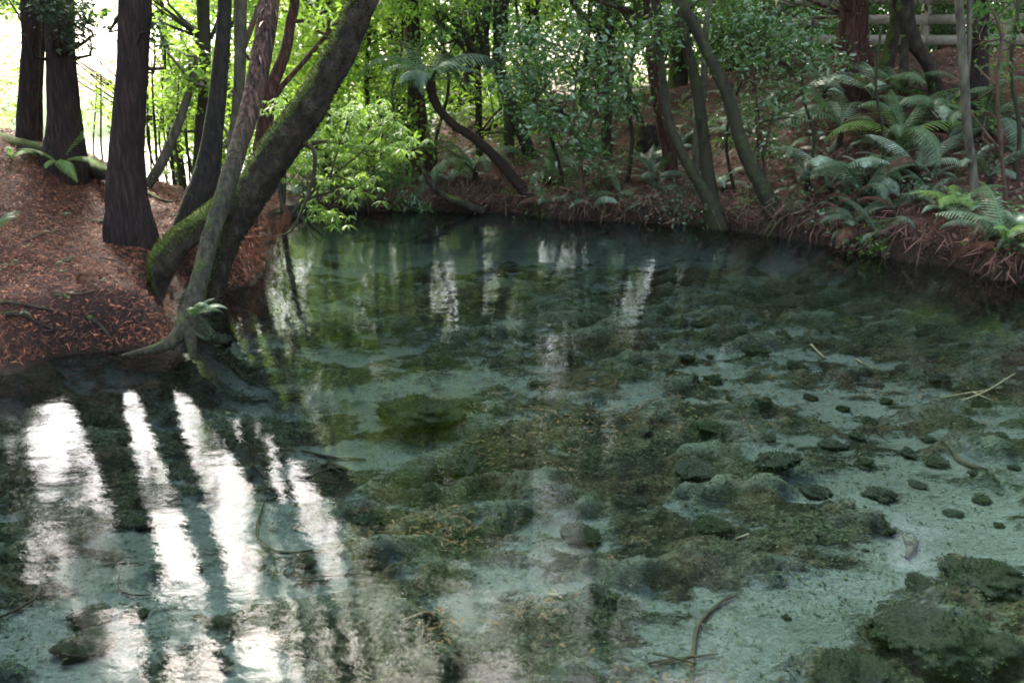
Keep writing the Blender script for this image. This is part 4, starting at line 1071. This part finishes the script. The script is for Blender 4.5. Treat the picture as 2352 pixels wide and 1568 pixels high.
# ------------------------------------------------------------------ ferns
def fat(px, py, y=None):                  # crown at picture point; rooted on the slope beneath
    g = G(px, py)
    return g
F_list = [ # px, py(ground/crown), L, n, key, label, h, mix
 (142, 412, .42, 8, 'fern_lime', "bright lime fern on the crest of the near bank before the broad redwood", .22, None),
 (28, 372, .24, 6, 'fern_lime', "small lime fern by the log at the frame edge", .05, None),
 (-6, 545, .26, 6, 'fern', "small green fern half cut by the frame edge on the litter slope", .05, None),
 (360, 432, .34, 7, 'fern_lime', "pale lime fern behind the flared redwood foot", .1, None),
 (1090, 425, .95, 9, 'fern', "large fern with a hanging pale frond beneath the curved tree fern trunk", .35, 'fern_pale'),
 (1262, 425, .62, 8, 'fern', "soft green fern to the side of the curved tree fern trunk", .15, None),
 (1285, 380, .6, 7, 'fern_dark', "dull fern higher on the slope behind the thin bush stem", .15, None),
 (1150, 290, .8, 8, 'fern_dark', "feathery fern under the twin mossy trunks", .15, 'fern'),
 (1060, 372, .5, 6, 'fern_dark', "small dark fern on the slope above the arched branch", .1, None),
 (1500, 430, .62, 10, 'fern_dark', "dark blue-green fern low on the bank before the trunk clump", .2, None),
 (1660, 440, .5, 7, 'fern_pale', "silvery fern between the two clump trunks", .15, 'fern_dark'),
 (1560, 350, .5, 6, 'fern_dark', "thin dark fern above the clump on the slope", .1, None),
 (1730, 330, .5, 6, 'fern_dark', "dark fern behind the slanting clump trunk", .15, None),
 (1925, 340, .95, 8, 'fern_pale', "large pale silvery fern, widest of the group below the fence", .5, 'fern'),
 (1985, 440, .8, 8, 'fern', "broad fern arching low beneath the pale silvery one", .3, 'fern_pale'),
 (2000, 262, .9, 8, 'fern_pale', "large bluish fern high on the slope under the fence", .4, 'fern'),
 (2065, 250, .7, 7, 'fern', "upright green fern behind the bluish one near the kinked trunk", .35, 'fern_lime'),
 (2060, 370, .95, 9, 'fern', "bright green arching fern at the middle of the steep slope", .45, 'fern_lime'),
 (2150, 320, .8, 8, 'fern', "green fern with spread fronds beside the pale twin stems", .4, 'fern_pale'),
 (2180, 270, .55, 6, 'fern_dark', "small dark fern behind the pale twin stems", .3, None),
 (2105, 425, .65, 7, 'fern_pale', "pale fern with one hanging frond below the bright arching fern", .3, 'fern_dark'),
 (1850, 440, .6, 7, 'fern_dark', "dark fern above the small sprouting shrub", .2, None),
 (1890, 240, .7, 7, 'fern_dark', "shadowy fern above the large silvery one", .3, 'fern_pale'),
 (2190, 500, .50, 11, 'fern_lime', "lime green fern spreading over the pink litter near the slender stems", .12, 'fern'),
 (2300, 590, .62, 11, 'fern', "arching fern drooping into the water at the side bank", .22, 'fern_lime'),
 (2345, 545, .45, 8, 'fern_pale', "pale fern just above the one drooping into the water", .2, None),
 (2320, 380, .4, 6, 'fern_pale', "small pale fern near the frame edge on the side bank", .15, None),
 (2050, 500, .45, 7, 'fern_dark', "dark fern hanging low over the roots beneath the large ferns", .15, None),
 (760, 420, .8, 8, 'fern_dark', "wide dark fern on the low far bank", .3, 'fern'),
 (860, 385, .7, 8, 'fern', "green fern behind the thin dark trunk", .3, None),
 (700, 468, .5, 7, 'fern', "fern hanging over the water at the low far bank", .1, None),
 (1400, 430, .45, 7, 'fern_dark', "small fern low on the bank behind the thin bush stem", .1, None),
 (1040, 300, .6, 7, 'fern_dark', "dim fern far up the slope behind the tree fern", .2, None),
 (1255, 478, .42, 7, 'fern_dark', "small fern at the foot of the curved tree fern", .08, None),
 (2250, 330, .5, 6, 'fern_dark', "dim fern in the shade behind the dark trunk", .2, None),
]
for px, py, L, n, key, lab, h, mx in F_list:
    g = G(px, py)
    fern("fern", lab, tuple(g), key, L * 1.12, n, h=h * .55, mix=mx, spread=(-pi * 1.1, pi * .75) if L > .7 else (0, 2 * pi))
# small fern growing from the slanting trunk's foot
p = trunk_pts([(440, 740, 10, 5.1)], 5.1)[0]
fern("fern", "small green fern growing out of the foot of the grey slanting trunk", (p[0] + .03, p[1] - .03, p[2] + .04), 'fern', .30, 5, h=0, spread=(-1.2, .7), droop=-.1)
# dead brown fronds
for px, py, y, L, lab in [(655, 470, 7.3, .42, "brown dead frond hanging above the water behind the leaning tree"), (2300, 330, 9.0, .6, "rusty dead fern collapsed on the side bank"), (1960, 500, 9.8, .5, "brown dead fern hanging over the roots below the large ferns"), (1995, 300, 11, .5, "brown dead fern under the bluish high fern"), (240, 700, 5.3, .28, "rusty dead fern flattened on the near bank slope")]:
    p = PD(px, py, y)
    if py != 470: p = G(px, py); p[2] += .15
    fern("dead_fern", lab, tuple(p), 'fern_dead', L, 3 if py == 470 else 5, droop=1.9 if py == 470 else .1, spread=(-.6, .4) if py == 470 else (0, 2 * pi), cat="dead fern")

# small ferns, sticks and sprouts over the far bank
kinds = ['fern_dark', 'fern', 'fern_dark', 'fern_pale']
c_ = 0
for _ in range(400):
    px, py = random.uniform(640, 2380), random.uniform(210, 620)
    g = G(px, py)
    if g[1] > 20 or g[1] < 6 or g[2] < .12: continue
    c_ += 1
    if c_ > 95: break
    L = random.uniform(.28, .6)
    fern("fern", "small fern growing among the litter of the far bank", tuple(g), kinds[c_ % 4], L, random.randint(4, 6), group="small ferns scattered over the far bank")
for k_ in range(10):
    px, py = random.uniform(1800, 2300), random.uniform(215, 500)
    g = G(px, py)
    if g[1] > 15: continue
    fern("fern", "pale arching fern crowded with others on the steep slope below the rail fence", tuple(g), ['fern_pale', 'fern', 'fern_dark', 'fern', 'fern_dark'][k_ % 5], random.uniform(.6, 1.05), 5, h=.15, group="ferns crowded on the steep slope below the fence", spread=(-pi, .6))
for k_ in range(12):
    px, py = random.uniform(1500, 2360), random.uniform(300, 560)
    g = G(px, py)
    if g[1] > 15 or g[1] < 6 or g[2] < .15: continue
    fern("dead_fern", "rusty dead fern hanging among the live ones on the far bank", tuple(g), 'fern_dead', random.uniform(.3, .55), 3, group="dead ferns on the far bank", cat="dead fern", droop=.1)
for k_ in range(40):
    a_ = random.randint(17, 35); t_ = random.random()
    q = SH[a_] + (SH[a_ + 1] - SH[a_]) * t_
    tg = norm(SH[a_ + 1] - SH[a_]); nr = np.array([tg[1], -tg[0]])
    if sdist(np.array([q[0] + nr[0] * .4]), np.array([q[1] + nr[1] * .4]))[0] < 0: nr = -nr
    p0 = q + nr * random.uniform(.12, .4); p1 = q - nr * random.uniform(.03, .25) + tg * random.uniform(-.4, .4)
    z0 = hz(*p0) + .02; r_ = random.uniform(.006, .02)
    mid = (p0 + p1) / 2
    mb = MB(); tube(mb, [(*p0, z0, r_), (*mid, z0 * .75 + random.uniform(.02, .10), r_ * .8), (*p1, random.uniform(-.12, .03), r_ * .5)], 6, .06, .15)
    tag(mb.build("exposed_root", M['mossbark'] if k_ % 2 else M['twig'], loc=(*p0, z0)), "exposed root bending from the far bank down to the water", "root", "exposed roots along the far waterline")
for k_ in range(34):
    px, py = random.uniform(900, 2380), random.uniform(230, 560)
    g = G(px, py)
    if g[1] > 18 or g[1] < 6: continue
    a = random.uniform(0, pi); L = random.uniform(.3, 1.3); pts_ = []
    for q in np.linspace(0, 1, 5):
        x_, y_ = g[0] + cos(a) * L * q, g[1] + sin(a) * L * q * .6
        if sdist(np.array([x_]), np.array([y_]))[0] < .05: break
        pts_.append((x_, y_, hz(x_, y_) + .02 + random.uniform(0, .07), .014 * (1.1 - q)))
    if len(pts_) < 3: continue
    mb = MB(); tube(mb, pts_, 6, .1, .1)
    tag(mb.build("fallen_stick", M['greybark'] if k_ % 3 else M['twig'], loc=pts_[0][:3]), "fallen stick lying in the litter of the far bank slope", "stick", "fallen sticks on the far bank slope")
for k_ in range(46):
    px, py = random.uniform(700, 2380), random.uniform(220, 600)
    g = G(px, py)
    if g[1] > 19 or g[1] < 6: continue
    c0 = g + np.array([0, 0, random.uniform(.12, .35)])
    R = random.uniform(.15, .35)
    make_tree("sprout", "low leafy sprout growing on the far bank slope", "sprout", M['twig'], [np.array([(*g, .008), (*c0, .004)])], [(*c0, R, R, R * .6, random.randint(40, 110), 8)], M[['leaf_gloss', 'leaf_dark', 'leaf_mid'][k_ % 3]],
              group="low sprouts on the far bank slope", lsize=.06, sides=5, twigs=False)

# ------------------------------------------------------------------ far wood seen between the trunks
mb = MB()
for x0 in np.arange(-9.5, 30, .95):
    for z0 in np.arange(1.3, 14, .9):
        c = (x0 + random.uniform(-.4, .4), random.uniform(26, 31), z0 + random.uniform(-.3, .3))
        if random.random() < .03 or open_sky(c, 14): continue
        leaves(mb, c, (.9, .9, .8), 210, .28, LEAF2, 5, .35, .2, cspread=.35)
o = mb.build("far_wood", M['leaf_mid'], smooth=False)
tag(o, "dense dark far-off wood closing the view behind the far bank", "wood", kind='stuff')
mb = MB()
for _ in range(60):
    x0 = random.uniform(4, 14); y0 = 14.2 + random.uniform(0, 3) - (x0 - 5) * .25
    c = (x0, y0, hz(x0, y0) + random.uniform(.2, 1.2))
    leaves(mb, c, (.5, .4, .5), 220, .10, LEAF2, 6, .3, .3, cspread=.2)
tag(mb.build("undergrowth", M['leaf_dark'], smooth=False), "dim brown-green undergrowth behind the rail fence", "undergrowth", kind='stuff')

# ------------------------------------------------------------------ moss tufts and loose bark on the near trunks
def tufts(name, parent, rows, n, m, label, size, cond, thin=False):
    sp_ = spline(rows, .03); c = sp_[:, :3]; r = sp_[:, 3]
    T = norm(np.gradient(c, axis=0)); i = rng.integers(2, len(c) - 1, n)
    D = rdir(n); D = norm(D - T[i] * (D * T[i]).sum(1, keepdims=True))
    k = cond(D, c[i]); i, D = i[k], D[k]; n = len(i)
    p = c[i] + D * r[i][:, None] * .98
    if thin: X = -T[i] + D * .25 + rng.normal(size=(n, 3)) * .25
    else: X = D + rng.normal(size=(n, 3)) * .6 - [0, 0, .2]
    mb = MB(); scatter(mb, *(STRIP if thin else LEAF2), p, frames(X, D + rng.normal(size=(n, 3)) * .3), size * (.4 + rng.random(n)))
    o = mb.build(name, m, parent, smooth=False); o['kind'] = 'stuff'
def mossy(D, p):
    f = fbm(p[:, 0] * 5 + D[:, 0] * .6, p[:, 1] * 5, p[:, 2] * 5 + D[:, 2], 3, 61)
    return (D[:, 2] * .9 - D[:, 0] * .55 + f * 1.3) > .22
M['moss'] = leaf_mat("moss tufts", (.022, .036, .008), (.10, .135, .024), (.12, .16, .025), .8, .25, .1)
slant0 = [o for o in C.objects if o.name.startswith("slanting_tree")][0]
tufts("moss", big, t6, 26000, M['moss'], None, .022, mossy)
M["moss_dark"] = leaf_mat("dark moss tufts", (.008, .008, .005), (.05, .045, .022), (.03, .03, .01), .8, .15, .1)
tufts("dark_moss", big, t6, 16000, M["moss_dark"], None, .020, lambda D, p: rng.random(len(p)) < .9)
tufts("lichen", slant0, t5, 5000, M["moss"], None, .010, lambda D, p: (fbm(p[:, 0] * 6, p[:, 1] * 6, p[:, 2] * 4, 3, 71) - D[:, 0] * .3 > .1) & (p[:, 2] < 2.2))
tufts("moss", big, arm, 12000, M['moss'], None, .022, lambda D, p: mossy(D, p) | (D[:, 2] > .1))
slant = [o for o in C.objects if o.name.startswith("slanting_tree")][0]
tufts("bark_strip", slant, t5, 1500, M['litter'], None, .12, lambda D, p: (p[:, 2] > 1.9) & (rng.random(len(p)) < .5), thin=True)
for o in [o for o in C.objects if o.name.startswith("redwood_tree")][:0]: pass

# ------------------------------------------------------------------ fence
fl_pts = []
for px, yy in [(1790, 14.6), (1945, 14.2), (2130, 13.7), (2320, 13.2), (2520, 12.7)]:
    q = PD(px, 60, yy); fl_pts.append((q[0], yy))
root = empty("rail_fence", (fl_pts[0][0], fl_pts[0][1], 2.3)); tag(root, "weathered timber rail fence along the top of the far bank", "fence")
def box(mb, a, b, hw, hh):
    a = np.array(a, float); b = np.array(b, float); d = norm(b - a); s = norm(np.cross(d, [0, 0, 1.])) * hw; u = np.array([0, 0, hh])
    V = [a - s - u, a + s - u, a + s + u, a - s + u, b - s - u, b + s - u, b + s + u, b - s + u]
    mb.add(V, np.array([(0, 1, 2, 3), (7, 6, 5, 4), (0, 4, 5, 1), (1, 5, 6, 2), (2, 6, 7, 3), (3, 7, 4, 0)]))
def fz(i, k):
    base = [2.50, 2.50, 2.46, 2.44, 2.42][i]; return base + .30 * k
for i, (x, y) in enumerate(fl_pts):
    mb = MB(); V0 = np.array([x, y + .09, 2.0]); V1 = np.array([x, y + .09, 3.55])
    s = .055
    V = [V0 + [-s, -s, 0], V0 + [s, -s, 0], V0 + [s, s, 0], V0 + [-s, s, 0], V1 + [-s, -s, 0], V1 + [s, -s, 0], V1 + [s, s, 0], V1 + [-s, s, 0]]
    mb.add(V, np.array([(3, 2, 1, 0), (4, 5, 6, 7), (0, 1, 5, 4), (1, 2, 6, 5), (2, 3, 7, 6), (3, 0, 4, 7)])); mb.build("post", M['rail'], root, smooth=False)
for i in range(len(fl_pts) - 1):
    for k in range(3):
        a, b = fl_pts[i], fl_pts[i + 1]
        mb = MB(); box(mb, (a[0] + .004, a[1], fz(i, k)), (b[0] - .004, b[1], fz(i + 1, k)), .018, .07); mb.build("rail", M['rail'], root, smooth=False)

# ------------------------------------------------------------------ stream bed: stones, wood, weed, leaves
def stone_mesh(seed, m, lumpy=.3, nt_=700, ts=.14):
    import bmesh
    bm = bmesh.new(); bmesh.ops.create_icosphere(bm, subdivisions=4, radius=1)
    V = np.array([v.co for v in bm.verts]); Ff = np.array([[v.index for v in f.verts] for f in bm.faces]); bm.free()
    d = 1 + lumpy * fbm(V[:, 0] * 1.3 + seed * 7, V[:, 1] * 1.3, V[:, 2] * 1.3, 4, seed, .55) + (.06 if nt_ < 1000 else .42) * fbm(V[:, 0] * (7 if nt_ < 1000 else 4) + seed, V[:, 1] * 5, V[:, 2] * 5, 4, seed + 5, .6)
    V = V * d[:, None]; V[:, 2] *= .42
    i = rng.integers(0, len(V), nt_); Dn = norm(V[i] * [1, 1, 2.]); k = (Dn[:, 2] > -.1) & (fbm(V[i, 0] * 2, V[i, 1] * 2, seed, 2, seed) > -.25); i, Dn = i[k], Dn[k]
    mb = MB(); scatter(mb, *LEAF2, V[i], frames(Dn + rng.normal(size=Dn.shape) * .8, rdir(len(i))), ts * (.6 + rng.random(len(i))))
    return mesh_np("mossy_stone", V, Ff, m, True), mesh_np("weed_fringe", np.concatenate(mb.V), np.concatenate(mb.F), M['waterweed'])
SM = [stone_mesh(i, M['rock'] if i % 3 else M['rock2'], .65 + .2 * (i % 2)) for i in range(7)]
M['bigrock'] = rock_mat("silted weed boulder", (.010, .012, .007), (.10, .11, .07), .35)
BIG = stone_mesh(23, M['bigrock'], .6, 9000, .05)
def bx(x, y): return float(bed_extra(np.array([x]), np.array([y]))[0])
def stone(px, py, wpx, label, group=None, flat=1.0):
    p = P(px, py, BZ + .03); r = wpx * .5 * mpp(p[1], BZ)
    sm, wm_ = BIG if wpx > 110 else random.choice(SM); o = link("mossy_stone", sm); f_ = link("weed_fringe", wm_, o); f_['kind'] = 'stuff'; o.location = (p[0], p[1], hz(p[0], p[1]) + r * .15 + .85 * bx(p[0], p[1]))
    o.rotation_euler = (0, 0, random.uniform(0, 6.28)); k = random.uniform(.75, 1.15)
    o.scale = (r, r * k, r * flat * random.uniform(.8, 1.1))
    tag(o, label, "stone", group)
big_st = [(190, 1478, 105, "large smooth dark stone on clean sand, alone in the near corner"), (205, 1415, 85, "weedy stone just beyond the large smooth dark one in the near corner"),
 (308, 1400, 60, "dark rounded stone among the reflections beyond the bare sand"), (480, 1510, 80, "dark stone on the bare sand beneath the small white reflections"),
 (445, 1300, 40, "small dark stone between the two long white reflections"), (700, 1283, 42, "black round stone in the curve of the sunken twig"),
 (845, 1185, 80, "black stone at the end of the pale sand tongue"), (960, 978, 140, "broad flat green weed-covered boulder in the middle of the pool"),
 (1045, 1085, 100, "weed-covered boulder beyond the orange leaf drift"), (500, 850, 90, "dark flat stone in the shade off the slanting trunk"),
 (1735, 808, 62, "dark mossy stone, largest of the row near the far shallows"), (1480, 992, 34, "single small black stone on the debris bed"),
 (1635, 990, 70, "rounded weedy boulder beside the debris bed"), (1910, 1010, 64, "long dark stone by the sand channel"), (2090, 1030, 46, "oval dark stone next to the round mossy pair"),
 (2158, 1048, 56, "round mossy stone, larger of the close pair on the gravel"), (2110, 1092, 44, "round mossy stone, smaller of the close pair on the gravel"),
 (2028, 1120, 66, "smooth oval stone in front of the round mossy pair"), (1868, 1110, 80, "dark layered stone at the edge of the sand channel"),
 (2257, 1124, 38, "black pebble-like stone alone on the gravel"), (2195, 1155, 44, "low weedy stone before the lone black stone"), (1808, 1390, 22, "tiny grey stone on the open pale sand"),
 (2180, 1480, 250, "huge weed-covered boulder filling the near corner"), (2270, 1310, 170, "tall dark weed-covered boulder beyond the huge one"), (2120, 1330, 80, "low weedy lump at the side of the tall dark boulder"),
 (1950, 1555, 170, "flat weedy boulder cut by the frame bottom"), (1330, 1215, 90, "dark ledge-like stone under the middle reflection"), (1640, 1195, 80, "weedy stone at the head of the sand flat"),
 (1780, 1070, 110, "grey weedy hump in the middle of the sand channel"), (1600, 1075, 90, "grey weedy hump near the sand channel's bend")]
for a in big_st: stone(a[0], a[1], a[2], a[3], flat=.8 if a[2] < 100 else .75)
sm_px = [(1830, 840, 46), (1908, 858, 50), (1550, 855, 54), (1636, 862, 46), (1582, 880, 40), (1578, 820, 34), (1630, 808, 26), (2010, 878, 38), (2040, 917, 34), (1752, 930, 40), (1770, 998, 34), (2250, 1085, 40), (2136, 1000, 34), (1970, 994, 36),
 (2000, 962, 40), (1985, 1052, 50), (1475, 1140, 28), (1880, 1150, 30), (1940, 930, 30), (1860, 905, 30), (1680, 905, 28), (2080, 850, 44), (2160, 880, 40), (2250, 930, 44), (2300, 1000, 36), (2100, 960, 26), (1500, 790, 36), (1420, 800, 30), (1700, 760, 40), (1800, 770, 44), (1900, 760, 40), (2000, 790, 40),
 (2120, 770, 44), (2220, 800, 36), (1600, 740, 34), (1300, 830, 40), (1230, 880, 30), (1400, 900, 30), (1510, 930, 30), (40, 1275, 18), (600, 1300, 24), (330, 1200, 40), (40, 1150, 46), (560, 1100, 36), (1050, 1010, 26), (1180, 970, 34), (1120, 900, 30), (2300, 1180, 26), (2330, 1060, 30), (2050, 1200, 20), (1990, 1240, 18), (2190, 1250, 16), (1700, 1230, 30), (640, 1060, 30), (1340, 960, 28)]
for a in sm_px: stone(*a, "small dark mossy stone scattered over the sandy bed", "small mossy stones on the bed")

def sunk(name, label, pts, m, parts=None, z=.02, group=None, cat="stick"):
    mb = MB()
    rows = []
    for q in pts:
        p = P(q[0], q[1], BZ + z + (q[3] if len(q) > 3 else 0)); rows.append((p[0], p[1], hz(p[0], p[1]) + .012 + bx(p[0], p[1]) + (q[3] if len(q) > 3 else 0), q[2] * .5 * mpp(p[1], BZ)))
    tube(mb, rows, 7, .05, .15, .5, 2)
    for e in (parts or []):
        r2 = []
        for q in e:
            p = P(q[0], q[1], BZ + z); r2.append((p[0], p[1], hz(p[0], p[1]) + .02 + bx(p[0], p[1]), q[2] * .5 * mpp(p[1], BZ)))
        tube(mb, r2, 6, .05, .15, .5, 3)
    return tag(mb.build(name, m, loc=rows[0][:3]), label, cat, group)
sunk("sunken_stick", "thin curved twig reaching in from the frame edge over bare sand", [(-10, 1425, 5), (50, 1400, 6), (88, 1370, 5), (97, 1320, 3)], M['wetwood'])
sunk("sunken_stick", "long dark bow-shaped twig among the white reflections", [(605, 1150, 5), (590, 1200, 7), (600, 1240, 8), (650, 1265, 8), (720, 1262, 4)], M['wetwood'])
sunk("sunken_stick", "dark curled twig below the long white reflections", [(275, 1320, 3), (272, 1350, 4), (300, 1365, 5), (350, 1362, 3)], M['wetwood'])
sunk("sunken_stick", "forked dark twig near the pale sand tongue", [(580, 1090, 4), (620, 1100, 6), (700, 1100, 7), (760, 1085, 8), (800, 1075, 3)], M['wetwood'], [[(760, 1085, 5), (790, 1090, 3)], [(740, 1090, 6), (770, 1072, 2)]])
sunk("sunken_stick", "dark branching stick rising through the near weed", [(1590, 1568, 12), (1592, 1500, 11), (1600, 1430, 11), (1620, 1395, 10), (1660, 1360, 8), (1690, 1350, 5)], M['wetwood'], [[(1592, 1490, 8), (1540, 1500, 6), (1500, 1510, 4)], [(1610, 1415, 6), (1640, 1430, 4)]])
sunk("sunken_stick", "dark v-shaped snag on the pale gravel", [(2085, 1262, 10), (2098, 1240, 20), (2104, 1215, 10)], M['wetwood'], [[(2098, 1240, 16), (2075, 1215, 7)]])
sunk("sunken_stick", "straight dark stick lying on the gravel by the round mossy pair", [(2170, 1030, 8), (2210, 1052, 14), (2270, 1072, 12)], M['wetwood'])
sunk("sunken_stick", "short fawn twig on the gravel beside the dark snag", [(1690, 1240, 4), (1720, 1225, 4)], M['paletwig'])
sunk("sunken_stick", "pale thin twig on the dark far shallows", [(1862, 795, 4), (1895, 820, 5)], M['paletwig'])
sunk("sunken_stick", "pale straight twig beside the first one on the dark far shallows", [(1965, 822, 4), (2005, 852, 5)], M['paletwig'])
sunk("sunken_stick", "long pale slanting stick over the sunken brush heap", [(2180, 935, 5), (2260, 905, 6), (2330, 865, 4)], M['paletwig'])
sunk("sunken_stick", "second long pale stick of the sunken brush heap", [(2160, 915, 4), (2230, 905, 5), (2300, 890, 4)], M['paletwig'], [[(2230, 905, 4), (2280, 925, 3)]])
sunk("sunken_stick", "orange-brown twig across the near weed", [(925, 1445, 4), (965, 1430, 6), (1000, 1425, 3)], M['paletwig'])
sunk("sunken_stick", "red-brown forked twig at the edge of the near sand pocket", [(960, 1490, 5), (980, 1450, 7), (1000, 1420, 4)], M['twig'], [[(975, 1460, 4), (968, 1400, 3)]])
sunk("sunken_stick", "fallen straw-coloured stalk under the middle reflection", [(1258, 1345, 3), (1280, 1380, 5), (1290, 1390, 3)], M['paletwig'])
sunk("sunken_stick", "pair of dark crossing sticks by the near frame edge", [(1490, 1500, 7), (1560, 1490, 8), (1650, 1480, 5)], M['wetwood'], [[(1500, 1480, 6), (1600, 1510, 4)]])
sunk("sunken_log", "long dark sunken log lying across the middle of the pool", [(1300, 712, 16), (1380, 728, 22), (1470, 748, 18)], M['wetwood'], cat="log")
sunk("sunken_stick", "dark twig by the weed-covered boulder in mid pool", [(690, 1030, 5), (760, 1045, 8), (840, 1048, 5)], M['wetwood'])
sunk("sunken_stick", "thin brown twig on the sand beyond the black round stone", [(690, 1330, 4), (740, 1318, 5), (790, 1316, 3)], M['twig'])

def on_bed(n, cond_lo, cond_hi, y0=1.6, y1=12):
    t = rng.random(n); y = y0 * (y1 / y0) ** t
    x = rng.uniform(-1, 1, n) * (y * .72 + .5)
    s = sdist(x, y)
    m_ = weed_mask(x, y)
    k = (s < -.15) & (m_ >= cond_lo) & (m_ <= cond_hi)
    return x[k], y[k], m_[k]
def bedz(x, y): return height(x, y) + bed_extra(x, y)
x, y, m_ = on_bed(110000, .35, 1.1, 1.6, 8.5)
n = len(x); a = rng.normal(-.3, .7, n)
X = np.stack([np.cos(a), np.sin(a), rng.uniform(.1, .8, n)], 1)
mb = MB(); scatter(mb, *LEAF2, np.stack([x, y, bedz(x, y) - .003], 1), frames(X, rdir(n) + [0, 0, 1.]), (.006 + .022 * rng.random(n)) * (.5 + y * .12))
tag(mb.build("water_weed", M['waterweed'], smooth=False), "dark green water weed carpeting the bed of the pool", "water weed", kind='stuff')
# sunken leaves gathered in drifts
dr = [(990, 1230, 130, 45, 900), (1240, 1070, 90, 60, 300), (1100, 1050, 60, 30, 200), (870, 1020, 90, 25, 120), (1000, 1460, 50, 60, 160), (1250, 1420, 90, 60, 200), (900, 910, 200, 50, 300), (1180, 900, 200, 60, 500), (2200, 860, 200, 90, 900), (1500, 900, 260, 80, 900), (1800, 900, 300, 70, 700), (1560, 1560, 90, 40, 150), (1300, 980, 200, 50, 500), (2050, 760, 300, 60, 600), (1450, 1250, 60, 40, 60)]
mb = MB()
for px, py, rx, ry, k in dr:
    k = int(k * .75)
    xx = px + rng.normal(size=k) * rx * .6; yy = py + rng.normal(size=k) * ry * .6
    q = np.array([P(a, b, BZ) for a, b in zip(xx, yy)])
    ok = sdist(q[:, 0], q[:, 1]) < -.1; q = q[ok]; k = len(q)
    a = rng.uniform(0, 2 * pi, k)
    X = np.stack([np.cos(a), np.sin(a), rng.uniform(-.1, .25, k)], 1)
    t = STRIP if px % 20 else LEAF2
    t = (t[0] * np.array([1, 1.6 if t is STRIP else .8, 1]), t[1])
    scatter(mb, *t, np.stack([q[:, 0], q[:, 1], bedz(q[:, 0], q[:, 1]) + .008 + .012 * rng.random(k)], 1), frames(X, rdir(k) * .3 + [0, 0, 1.]), .014 + .042 * rng.random(k) ** 2.5)
tag(mb.build("sunken_leaves", M['debris'], smooth=False), "orange and brown leaves drifted together on the bed of the pool", "sunken leaves", kind='stuff')
# dark grit on the pale sand
x, y, m_ = on_bed(26000, 0, .5, 1.6, 7.5); n = len(x)
pk = fbm(x * 1.9, y * 2.4, 0, 3, 55) > -.05; x, y = x[pk], y[pk]; n = len(x)
a = rng.uniform(0, 2 * pi, n); X = np.stack([np.cos(a), np.sin(a), 0 * a], 1)
mb = MB(); tt = (LEAF2[0] * np.array([1, 1.3, 2.5]) + np.array([0, 0, .05]), LEAF2[1])
scatter(mb, *tt, np.stack([x, y, bedz(x, y) + .004], 1), frames(X, np.zeros((n, 3)) + [0, 0, 1.]), .004 + .018 * rng.random(n) ** 3 + .002 * y)
tag(mb.build("bed_grit", M['waterweed'], smooth=False), "dark grit and weed crumbs strewn over the pale sand", "grit", kind='stuff')
